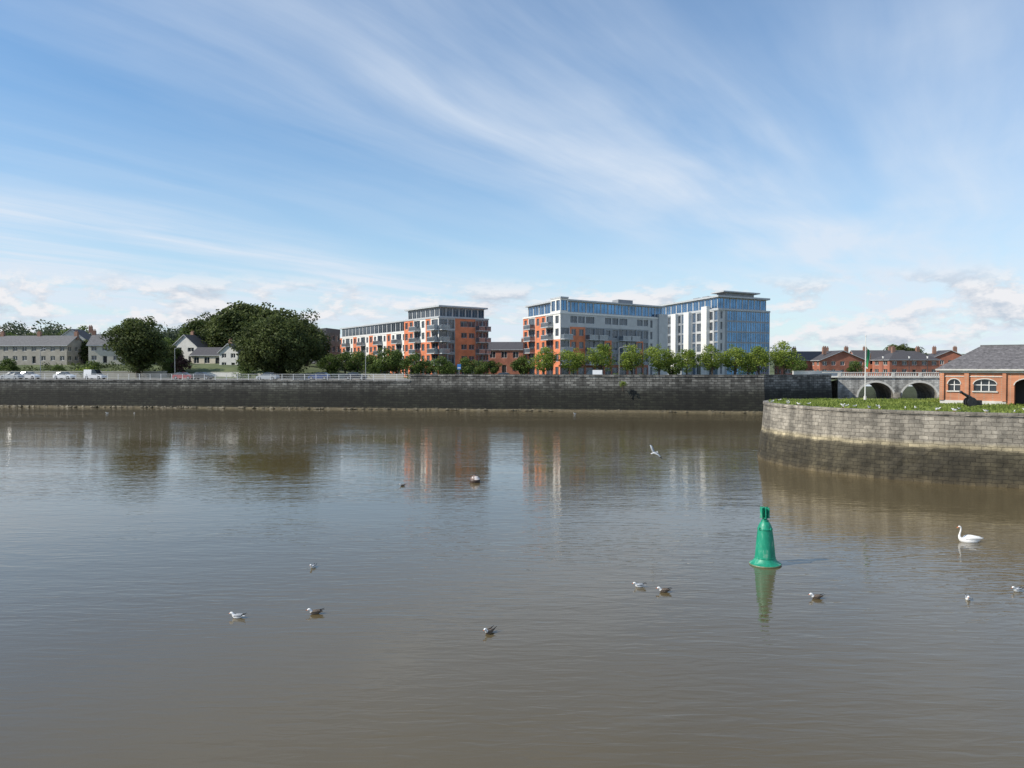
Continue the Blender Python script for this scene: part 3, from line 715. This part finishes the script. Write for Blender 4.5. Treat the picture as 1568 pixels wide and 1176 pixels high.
for px,D,h,k in ((384,230,19.6,2),(338,232,16.5,2),(304,225,13.5,1),(415,225,17.5,2),(455,215,14,2),(180,235,12,1),(120,245,14,0),(250,240,10,0),(360,222,17,2),(10,240,11,1),(60,245,11,2),(142,203,7.5,2),(236,203,8,1),(262,198,6,2),(316,226,14.5,2),(396,196,9,2),(470,188,11,2),(195,205,11,2)):
    obj('broadleaf_tree',big[k],(PX(px,D),D,LZ-1),px*1.3,h/15)
sm=[treemesh(6.6,5.6,'leaf_light',40+i,.25,54,70,.13,.155) for i in range(3)]
for i,px in enumerate((833,877,921,967,1009,1051,1090,1126,1161,1201)):
    D=146-(px-833)*.012+random.uniform(-1,1); obj('street_tree',sm[i%3],(PX(px,D),D,G),i*1.7,(random.uniform(.95,1.12),random.uniform(.9,1.1),random.uniform(.90,1.10)))
sm2=[treemesh(5.2,5,'leaf_mid',50+i,.15,40,70,.15,.17) for i in range(2)]
for i,(px,D,s) in enumerate(((572,165,1.05),(592,163,1.35),(607,168,1.15),(635,160,1.1),(652,166,.8),(678,158,.95),(716,158,.9),(735,164,.8),(548,172,1.2),(800,170,1.0),(528,175,1.2),(690,165,.7),(756,176,.8),(1222,190,.9),(1310,190,.8),(505,176,1.1),(12,176,.9),(90,178,.6),(262,176,.9),(140,178,.8),(380,172,1.0),(1030,152,.9),(1145,152,1.0))):
    obj('small_tree',sm2[i%2],(PX(px,D),D,G),i*2.1,s)
pt=obj('purple_leaved_tree',treemesh(4.6,4.2,'leaf_purple',60,.2,30,60,.15,.17),(PX(279,172),172,G+.4))
obj('purple_leaved_tree',pt.data,(PX(798,172),172,G),2,1.0)
def mass(name,x0,x1,D0,D1,zf,n,R,per,ls,leaf,seed):
    r=np.random.default_rng(seed); C=[];Rs=[]
    for k in range(n):
        px=r.uniform(x0,x1); D=r.uniform(D0,D1); rad=R*r.uniform(.6,1.3); C.append(np.array([PX(px,D),D,zf(px,D)+rad*r.uniform(.2,.8)])); Rs.append(rad)
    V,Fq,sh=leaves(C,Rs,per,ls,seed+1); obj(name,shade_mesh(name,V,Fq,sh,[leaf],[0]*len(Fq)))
mass('garden_shrubs',-60,290,173,186,lambda p,D:hgt(-100,D-qy(PX(p,D)))-.3,190,1.0,55,.18,'leaf_dark',70)
mass('garden_shrubs',360,640,160,185,lambda p,D:G,85,1.1,60,.18,'leaf_mid',72)
mass('garden_shrubs',120,172,172,176,lambda p,D:G+.5,16,1.3,60,.18,'leaf_light',73)
mass('garden_shrubs',625,1210,154,163,lambda p,D:G,80,.7,40,.14,'leaf_mid',74)
mass('distant_tree_line',-120,330,330,380,lambda p,D:15+5*math.sin(p*.03)+3*math.sin(p*.09),190,4.5,70,.6,'leaf_far',75)
mass('distant_tree_line',1170,1640,300,340,lambda p,D:6.5+2.4*math.sin(p*.05),130,3.2,60,.5,'leaf_far',77)
obj('broadleaf_tree',big[2],(PX(1375,250),250,G),1,.66); obj('broadleaf_tree',big[2],(PX(1398,255),255,G),2,.6); obj('broadleaf_tree',big[1],(PX(1275,260),260,G),2,.5)
obj('wall_shrub',treemesh(1.3,1.5,'leaf_light',91,.1,14,40,.07,.2),(PX(952,135),133.6,4.0))
# ---------------------------------------------------------------- birds
def loft(v,f,mi,C,seg=10,m=0,mfn=None,y0=0):
    b=len(v); n=len(C)
    for i,(x,z,ry,rz) in enumerate(C):
        a=C[max(i-1,0)]; c=C[min(i+1,n-1)]; tx,tz=c[0]-a[0],c[1]-a[1]; L=math.hypot(tx,tz) or 1; px_,pz_=-tz/L,tx/L
        for j in range(seg):
            t=6.2832*j/seg; s=math.sin(t)*rz; v.append((x+px_*s,y0+math.cos(t)*ry,z+pz_*s))
    for i in range(n-1):
        for j in range(seg):
            j2=(j+1)%seg; f.append((b+i*seg+j,b+i*seg+j2,b+(i+1)*seg+j2,b+(i+1)*seg+j)); mi.append(mfn(i,j) if mfn else m)
    f.append(tuple(range(b,b+seg))); mi.append(mfn(0,0) if mfn else m); f.append(tuple(range(b+(n-1)*seg,b+n*seg))); mi.append(mfn(n-2,0) if mfn else m)
def mk(name,v,f,mi,mats):
    me=bpy.data.meshes.new(name); me.from_pydata(v,[],f)
    for m in mats: me.materials.append(M[m])
    me.polygons.foreach_set('material_index',mi); me.polygons.foreach_set('use_smooth',[True]*len(f)); me.update(); return me
def gullmesh(stand=False,brown=False):
    v=[];f=[];mi=[]
    C=[(-.205,.122,.003,.003),(-.185,.125,.007,.008),(-.166,.13,.012,.013),(-.155,.136,.022,.022),(-.135,.142,.03,.03),(-.112,.138,.031,.031),(-.092,.115,.028,.030),(-.072,.08,.036,.04),(-.04,.055,.055,.052),(.01,.045,.066,.056),(.06,.048,.062,.052),(.11,.056,.045,.036),(.155,.062,.03,.018),(.20,.064,.022,.008),(.215,.065,.016,.004)]
    loft(v,f,mi,C,12,mfn=lambda i,j:2 if i<2 else (0 if not brown or i<7 else 3))
    W=[(-.06,.075,.006,.012),(-.03,.078,.016,.03),(.03,.08,.02,.035),(.09,.088,.018,.028),(.14,.097,.013,.018),(.19,.110,.008,.009),(.25,.130,.003,.004)]
    for s in(-1,1): loft(v,f,mi,W,8,mfn=lambda i,j:(1 if not brown else 3) if i<4 else 4,y0=s*.045)
    for s in(-1,1): loft(v,f,mi,[(-.150,.146,.004,.005),(-.144,.147,.006,.006),(-.138,.146,.004,.004)],6,m=4,y0=s*.025)
    if stand:
        for vv in range(len(v)): v[vv]=(v[vv][0],v[vv][1],v[vv][2]+.1)
        for s in(-1,1):
            loft(v,f,mi,[(.02,.12,.006,.006),(.015,.06,.004,.004),(.01,.005,.004,.004)],6,m=2,y0=s*.025)
            loft(v,f,mi,[(.015,.006,.006,.004),(-.02,.004,.02,.003),(-.03,.003,.018,.002)],6,m=2,y0=s*.025)
    return mk('gull',v,f,mi,['gull_white','gull_grey' if not brown else 'gull_brown','bill_orange','gull_brown','gull_black'])
gf,gb,gs=gullmesh(),gullmesh(brown=True),gullmesh(stand=True)
def onwater(px,py): D=F*CH/(py-HY); return PX(px,D),D
for px,py,me,rot,s in ((359,949,gf,0,1.12),(479,943,gb,.3,1.15),(477,871,gf,1.3,1.0),(748,973,gb,.9,1.15),(979,901,gf,.2,1.1),(1017,909,gb,.1,1.15),(1252,919,gb,.1,1.15),(1487,921,gf,1.1,1.05),(1562,908,gf,.3,1.15),(615,745,gb,.5,1.0),(163,633,gf,.4,1.3),(205,633,gf,2,1.3),(880,634,gf,.4,1.3)):
    x,y=onwater(px,py); obj('gull',me,(x,y,-.018),rot,s*1.12)
edge=[p for p in top]
rg=random.Random(12)
for k in range(34):
    i=rg.randrange(20,len(edge)-10); t=rg.random(); p=edge[i].lerp(edge[i+1],t)
    inn=rg.uniform(.2,3.2) if rg.random()<.6 else -.2
    q=Vector((p.x+inn*.55,p.y+inn*.8,0))
    obj('gull',gs,(q.x,q.y,TZ+(-.02 if inn>.1 else .0)),rg.uniform(0,6.28),rg.uniform(.75,.95))
v=[];f=[];mi=[]
C=[(-.205,.0,.003,.003),(-.18,.0,.008,.009),(-.165,.002,.02,.02),(-.14,.006,.028,.028),(-.10,.003,.03,.03),(-.05,0,.045,.042),(.02,0,.05,.045),(.09,.0,.036,.03),(.14,.0,.022,.014),(.19,0,.035,.006),(.22,0,.04,.003)]
loft(v,f,mi,C,10,mfn=lambda i,j:2 if i<1 else 0)
for s in(-1,1):
    st=[(0,.02,-.07,.07),(.16,.13,-.10,.05),(.26,.17,-.07,.055),(.40,.12,0,.08),(.50,.07,.08,.10)]
    b=len(v)
    for (yy,zz,xa,xb) in st:
        v+=[(xa,s*yy,zz),((xa+xb)/2,s*yy,zz+.012),(xb,s*yy,zz),((xa+xb)/2,s*yy,zz-.006)]
    for i in range(4):
        for j in range(4): f.append((b+4*i+j,b+4*i+(j+1)%4,b+4*i+4+(j+1)%4,b+4*i+4+j)); mi.append(4 if i==3 else (1 if j<2 else 0))
    f.append(tuple(range(b+16,b+20))); mi.append(4)
fm=mk('flying_gull',v,f,mi,['gull_white','gull_grey','bill_orange','gull_brown','gull_black'])
D=42; o=obj('flying_gull',fm,(PX(1002,D),D,PZ(694,D)),0,1.2); o.rotation_euler=(math.radians(38),math.radians(-12),math.radians(25))
def swan():
    v=[];f=[];mi=[]
    C=[(-.50,.600,.006,.006),(-.475,.612,.016,.012),(-.45,.628,.02,.018),(-.435,.642,.028,.026),(-.41,.655,.036,.036),(-.38,.655,.037,.037),(-.35,.635,.032,.034),(-.335,.60,.028,.03),(-.335,.53,.027,.028),(-.35,.45,.028,.03),(-.375,.37,.031,.034),(-.39,.29,.037,.042),(-.375,.21,.055,.06),(-.32,.14,.10,.09),(-.22,.10,.155,.125),(-.08,.09,.19,.15),(.08,.10,.19,.15),(.22,.12,.16,.125),(.34,.155,.10,.08),(.43,.185,.05,.035),(.50,.205,.015,.01)]
    loft(v,f,mi,C,14,mfn=lambda i,j:1 if i<3 else (2 if i==3 and j in(3,) else 0))
    W=[(-.20,.15,.03,.05),(-.12,.19,.06,.09),(0,.205,.08,.11),(.14,.21,.075,.095),(.28,.215,.055,.065),(.40,.22,.03,.035),(.50,.23,.008,.01)]
    for s in(-1,1): loft(v,f,mi,W,10,m=0,y0=s*.115)
    for s in(-1,1): loft(v,f,mi,[(-.435,.652,.005,.006),(-.425,.655,.007,.007),(-.415,.655,.005,.005)],6,m=2,y0=s*.028)
    return mk('swan',v,f,mi,['swan_white','bill_orange','gull_black'])
x,y=onwater(1488,831); obj('swan',swan(),(x,y,-.05),-.1,1.12)
# ---------------------------------------------------------------- buoys
def lathe(prof,seg=32):
    v=[];f=[]
    for r,z in prof:
        for j in range(seg): a=6.2832*j/seg; v.append((r*math.cos(a),r*math.sin(a),z))
    n=len(prof)
    for i in range(n-1):
        for j in range(seg): j2=(j+1)%seg; f.append((i*seg+j,i*seg+j2,(i+1)*seg+j2,(i+1)*seg+j))
    f.append(tuple(range(seg))); f.append(tuple(range((n-1)*seg,n*seg))); return v,f
def weathered(name,base,rust,thr,scale=5):
    m,nt,N,L,b=newmat(name); b.inputs['Roughness'].default_value=.5
    tc=N.new('ShaderNodeTexCoord'); mp=N.new('ShaderNodeMapping'); mp.inputs['Scale'].default_value=(1,1,.35); L.new(tc.outputs['Object'],mp.inputs[0])
    n=N.new('ShaderNodeTexNoise'); n.inputs['Scale'].default_value=scale; n.inputs['Detail'].default_value=9; n.inputs['Roughness'].default_value=.7; L.new(mp.outputs[0],n.inputs[0])
    r=N.new('ShaderNodeValToRGB'); setramp(r,[(thr-.2,[c*.7 for c in base]),(thr,base),(thr+.08,rust)])
    L.new(n.outputs['Fac'],r.inputs[0]); L.new(r.outputs[0],b.inputs['Base Color']); M[name]=m
weathered('buoy_green',(.008,.27,.16),(.14,.36,.25),.55)
weathered('buoy_waterline',(.10,.16,.08),(.20,.17,.10),.5)
weathered('buoy_brown',(.07,.045,.035),(.04,.03,.025),.55); weathered('buoy_top',(.14,.085,.065),(.66,.60,.56),.49,2.2)
def buoy():
    x,y=onwater(1174,866)
    e=bpy.data.objects.new('green_navigation_buoy',None); COL.objects.link(e); e.location=(x,y,0); e.rotation_euler=(0,math.radians(-1.2),.5)
    def part(nm,v,f,m,sm=True):
        me=bpy.data.meshes.new(nm); me.from_pydata(v,[],f); me.materials.append(M[m]); me.polygons.foreach_set('use_smooth',[sm]*len(f))
        o=bpy.data.objects.new(nm,me); o.parent=e; COL.objects.link(o)
        if sm:
            md=o.modifiers.new('es','EDGE_SPLIT'); md.split_angle=.6
    v,f=lathe([(.50,-.3),(.60,-.1),(.63,.03),(.61,.06)],40); part('float_collar_waterline',v,f,'buoy_waterline')
    v,f=lathe([(.61,.061),(.56,.09),(.48,.15),(.43,.22),(.405,.27),(.41,.29),(.41,.32),(.395,.33),(.36,.75),(.32,1.15),(.285,1.42),(.30,1.43),(.30,1.47),(.28,1.48),(.24,1.60),(.19,1.70),(.145,1.74),(.145,1.80),(.10,1.81),(.09,1.88)],40); part('conical_body',v,f,'buoy_green')
    v,f=lathe([(.05,1.88),(.05,2.0),(.07,2.0),(.07,2.04)],14); part('lamp_post',v,f,'buoy_green')
    B=[];Fc=[]
    def bx(cx,cy,hx,hy,z0,z1,rot=0):
        b=len(B); ca,sa=math.cos(rot),math.sin(rot)
        for z in(z0,z1):
            for sx,sy in((-1,-1),(1,-1),(1,1),(-1,1)): X,Y=cx+sx*hx,cy+sy*hy; B.append((X*ca-Y*sa,X*sa+Y*ca,z))
        for q in((0,1,2,3),(4,5,6,7),(0,1,5,4),(1,2,6,5),(2,3,7,6),(3,0,4,7)): Fc.append(tuple(b+i for i in q))
    bx(0,0,.21,.012,1.90,2.32,.2); bx(0,0,.012,.21,1.901,2.319,.2); bx(0,0,.15,.15,1.895,1.915,.2)
    bx(.0,0,.21,.012,1.905,2.315,.2+.785)
    part('topmark_plates',B,Fc,'buoy_green',False)
    for a in(0,1.57,3.14,4.71):
        B.clear(); Fc.clear(); bx(.31,0,.03,.02,1.44,1.53,a); part('lifting_lug',list(B),list(Fc),'buoy_green',False)
buoy()
x,y=onwater(727,739)
e=bpy.data.objects.new('mooring_buoy',None); COL.objects.link(e); e.location=(x,y,.04)
for nm,pr,m in (('lower_hull',[(.12,-.32),(.26,-.22),(.345,-.06),(.37,.08),(.35,.17)],'buoy_brown'),('upper_dome',[(.349,.172),(.30,.29),(.2,.385),(.07,.425),(.06,.47)],'buoy_top'),('mooring_ring',[(.03,.471),(.05,.5),(.03,.55)],'iron')):
    v,f=lathe(pr,24); me=bpy.data.meshes.new(nm); me.from_pydata(v,[],f); me.materials.append(M[m]); me.polygons.foreach_set('use_smooth',[True]*len(f)); o=bpy.data.objects.new(nm,me); o.parent=e; COL.objects.link(o)
def cannon():
    B=Bld('cannon'); c=Vector((PX(1487,59),59,TZ)); ax=Vector((-.75,-.1,.42)).normalized()
    b=c+Vector((0.35,0,.45)); pr=[(0,.06),(.05,.13),(.12,.15),(.6,.125),(.65,.14),(.7,.115),(1.3,.085),(1.36,.115),(1.45,.11)]
    for (s0,r0),(s1,r1) in zip(pr,pr[1:]): cyl(B,b+ax*s0,b+ax*s1,r0,r1,'iron',14)
    for s in(-.28,.28):
        w=c+Vector((-.05,s,.36)); cyl(B,w-Vector((0,.03,0)),w+Vector((0,.03,0)),.36,.36,'iron',18)
        B.box(Vector((c.x,c.y+s*.6,0)),Vector((1,0,0)),Vector((0,1,0)),-.3,.75,-.04,.04,TZ+.12,TZ+.5,'iron')
    cyl(B,c+Vector((-.05,-.35,.36)),c+Vector((-.05,.35,.36)),.04,.04,'iron')
    B.finish({'iron':'barrel_and_carriage'})
cannon()
# ---------------------------------------------------------------- water
m,nt,N,L,b=newmat('river_water')
b.inputs['Base Color'].default_value=(.104,.080,.040,1); b.inputs['Roughness'].default_value=.0; b.inputs['IOR'].default_value=1.50
geo=N.new('ShaderNodeNewGeometry')
def nz(scale,stretch,rot,det,rough=.5,dist=0):
    mp=N.new('ShaderNodeMapping'); mp.inputs['Scale'].default_value=stretch; mp.inputs['Rotation'].default_value=(0,0,rot); L.new(geo.outputs['Position'],mp.inputs[0])
    n=N.new('ShaderNodeTexNoise'); n.inputs['Scale'].default_value=scale; n.inputs['Detail'].default_value=det; n.inputs['Roughness'].default_value=rough; n.inputs['Distortion'].default_value=dist; L.new(mp.outputs[0],n.inputs[0]); return n
a1=nz(1.0,(.9,3.6,1),.12,2,.5,.5); a2=nz(1.0,(.25,.8,1),-.2,2); patch=nz(.03,(.5,1.8,1),.1,3); a3=nz(1.0,(3,8,1),.3,1)
def mm(op,x,y=None):
    q=N.new('ShaderNodeMath'); q.operation=op
    for i,k in enumerate((x,y)):
        if k is None: continue
        if isinstance(k,(int,float)): q.inputs[i].default_value=k
        else: L.new(k,q.inputs[i])
    return q.outputs[0]
h=mm('ADD',mm('MULTIPLY',a1.outputs[0],.0165),mm('MULTIPLY',a2.outputs[0],.024)); h=mm('ADD',h,mm('MULTIPLY',a3.outputs[0],.0012))
mr=N.new('ShaderNodeMapRange'); mr.inputs['From Min'].default_value=.40; mr.inputs['From Max'].default_value=.60; mr.inputs['To Min'].default_value=.40; mr.inputs['To Max'].default_value=1.2; L.new(patch.outputs[0],mr.inputs[0])
h=mm('MULTIPLY',h,mr.outputs[0])
bp=N.new('ShaderNodeBump'); bp.inputs['Strength'].default_value=1; bp.inputs['Distance'].default_value=1; L.new(h,bp.inputs['Height']); L.new(bp.outputs[0],b.inputs['Normal'])
M['river_water']=m
simple('river_water',[(-1500,-400,0),(1500,-400,0),(1500,300,0),(-1500,300,0)],[(0,1,2,3)],['river_water'])
# ---------------------------------------------------------------- light & sky
az=math.radians(-107); el=math.radians(38)
ts=Vector((math.sin(az)*math.cos(el),math.cos(az)*math.cos(el),math.sin(el)))
ld=bpy.data.lights.new('sun','SUN'); ld.energy=5.0; ld.angle=math.radians(.5); ld.color=(1,.93,.82)
lo=bpy.data.objects.new('sun',ld); COL.objects.link(lo); lo.rotation_euler=ts.to_track_quat('Z','Y').to_euler(); lo.location=(0,0,60)
w=bpy.data.worlds.new('World'); scene.world=w; w.use_nodes=True; nt=w.node_tree; N=nt.nodes; L=nt.links; N.clear()
sky=N.new('ShaderNodeTexSky'); sky.sky_type='NISHITA'; sky.sun_disc=False; sky.sun_elevation=el; sky.sun_rotation=az%(2*math.pi); sky.air_density=1.0; sky.dust_density=.3; sky.ozone_density=1.8
tc=N.new('ShaderNodeTexCoord'); sp=N.new('ShaderNodeSeparateXYZ'); L.new(tc.outputs['Generated'],sp.inputs[0])
X,Y,Zc=sp.outputs
def ramp(x,st):
    r=N.new('ShaderNodeValToRGB'); setramp(r,[(p,(c,c,c)) for p,c in st])
    L.new(x,r.inputs[0]); return r.outputs[0]
def mrr(x,a,b_,c,d):
    q=N.new('ShaderNodeMapRange'); q.inputs['From Min'].default_value=a; q.inputs['From Max'].default_value=b_; q.inputs['To Min'].default_value=c; q.inputs['To Max'].default_value=d; q.clamp=True; L.new(x,q.inputs[0]); return q.outputs[0]
zz=mm('ADD',mm('MAXIMUM',Zc,0.0),.02)
s_=mm('DIVIDE',mm('ADD',mm('MULTIPLY',X,.515),mm('MULTIPLY',Y,.857)),zz)
t_=mm('DIVIDE',mm('SUBTRACT',mm('MULTIPLY',X,.857),mm('MULTIPLY',Y,.515)),zz)
def cnoise(a,b_,c=0,det=6,rough=.6,dist=0,scale=1):
    cb=N.new('ShaderNodeCombineXYZ'); L.new(a,cb.inputs[0]); L.new(b_,cb.inputs[1]); cb.inputs[2].default_value=c
    n=N.new('ShaderNodeTexNoise'); n.inputs['Scale'].default_value=scale; n.inputs['Detail'].default_value=det; n.inputs['Roughness'].default_value=rough; n.inputs['Distortion'].default_value=dist; L.new(cb.outputs[0],n.inputs[0]); return n.outputs[0]
warp=cnoise(mm('MULTIPLY',s_,.35),mm('MULTIPLY',t_,.45),3,2)
tw=mm('ADD',t_,mm('MULTIPLY',mm('SUBTRACT',warp,.5),.55))
streak=cnoise(mm('MULTIPLY',s_,.32),mm('MULTIPLY',tw,3.6),0,7,.55,.15)
streak2=cnoise(mm('MULTIPLY',s_,.55),mm('MULTIPLY',tw,1.6),4,7,.56,.25)
soft=cnoise(mm('MULTIPLY',s_,.3),mm('MULTIPLY',tw,.8),7,3,.5,.2)
mask=ramp(mrr(tw,-8,2,0,1),[(0,.70),(.28,.66),(.36,.44),(.42,.17),(.56,.15),(.64,.52),(.70,.68),(.76,.48),(.86,.54),(1,.42)])
st=mm('MULTIPLY',mm('ADD',mm('MULTIPLY',mrr(streak,.36,.72,0,1),.5),mm('MULTIPLY',mrr(streak2,.36,.70,0,1),.65)),mrr(soft,.34,.6,.35,1))
zf=mrr(Zc,.12,.42,1.1,.62)
cir=mm('MULTIPLY',mm('MULTIPLY',mm('ADD',mm('MULTIPLY',st,.9),mm('MULTIPLY',mrr(soft,.3,.7,0,1),.36)),mm('MULTIPLY',mask,1.7)),zf)
cir=mm('MINIMUM',cir,.82)
haze=ramp(mm('MAXIMUM',Zc,0.0),[(0,.72),(.06,.56),(.16,.28),(.30,.06),(.5,.0)])
right=mrr(X,-.1,.6,0,.22)
inv=lambda x:mm('SUBTRACT',1.0,x)
fac=inv(mm('MULTIPLY',mm('MULTIPLY',inv(cir),inv(haze)),inv(right)))
az_=mm('DIVIDE',X,mm('MAXIMUM',mm('ABSOLUTE',Y),.05))
cum=cnoise(mm('MULTIPLY',az_,13),mm('MULTIPLY',Zc,34),6.3,9,.6,.1)
env=ramp(mm('MAXIMUM',Zc,0.0),[(0,.5),(.03,.9),(.085,.8),(.115,.0),(.2,0)])
cf=mm('MULTIPLY',mrr(cum,.45,.55,0,1),mm('MINIMUM',mm('MULTIPLY',env,1.3),.95))
cshade=cnoise(mm('MULTIPLY',az_,13),mm('MULTIPLY',mm('ADD',Zc,.010),34),6.3,9,.6,.1)
cl=mrr(mm('SUBTRACT',cum,cshade),-.10,.06,.0,1)
hs=N.new('ShaderNodeHueSaturation'); hs.inputs['Saturation'].default_value=1.22; L.new(sky.outputs[0],hs.inputs['Color'])
tint=N.new('ShaderNodeMix'); tint.data_type='RGBA'; tint.blend_type='MULTIPLY'; tint.inputs[0].default_value=1; L.new(hs.outputs[0],tint.inputs[6]); tint.inputs[7].default_value=(.84,1.10,1.18,1)
bg=N.new('ShaderNodeBackground'); bg.inputs[1].default_value=.132; L.new(tint.outputs[2],bg.inputs[0])
b2=N.new('ShaderNodeBackground'); b2.inputs[0].default_value=(.80,.885,1,1); b2.inputs[1].default_value=.92
b3=N.new('ShaderNodeBackground'); b3.inputs[1].default_value=.90
cm=N.new('ShaderNodeMix'); cm.data_type='RGBA'; L.new(cl,cm.inputs[0]); cm.inputs[6].default_value=(.62,.70,.81,1); cm.inputs[7].default_value=(.97,.97,1,1); L.new(cm.outputs[2],b3.inputs[0])
mx=N.new('ShaderNodeMixShader'); L.new(fac,mx.inputs[0]); L.new(bg.outputs[0],mx.inputs[1]); L.new(b2.outputs[0],mx.inputs[2])
mx2=N.new('ShaderNodeMixShader'); L.new(cf,mx2.inputs[0]); L.new(mx.outputs[0],mx2.inputs[1]); L.new(b3.outputs[0],mx2.inputs[2])
out=N.new('ShaderNodeOutputWorld'); L.new(mx2.outputs[0],out.inputs[0])
# ---------------------------------------------------------------- camera
cd=bpy.data.cameras.new('camera'); cd.sensor_width=36; cd.lens=36*F/1568; cd.clip_end=20000; cd.clip_start=.1
co=bpy.data.objects.new('camera',cd); COL.objects.link(co); co.location=(0,0,CH); co.rotation_euler=(math.radians(90)-math.atan(28/F),0,0)
scene.camera=co
scene.view_settings.view_transform='Standard'; scene.view_settings.look='None'; scene.view_settings.exposure=0
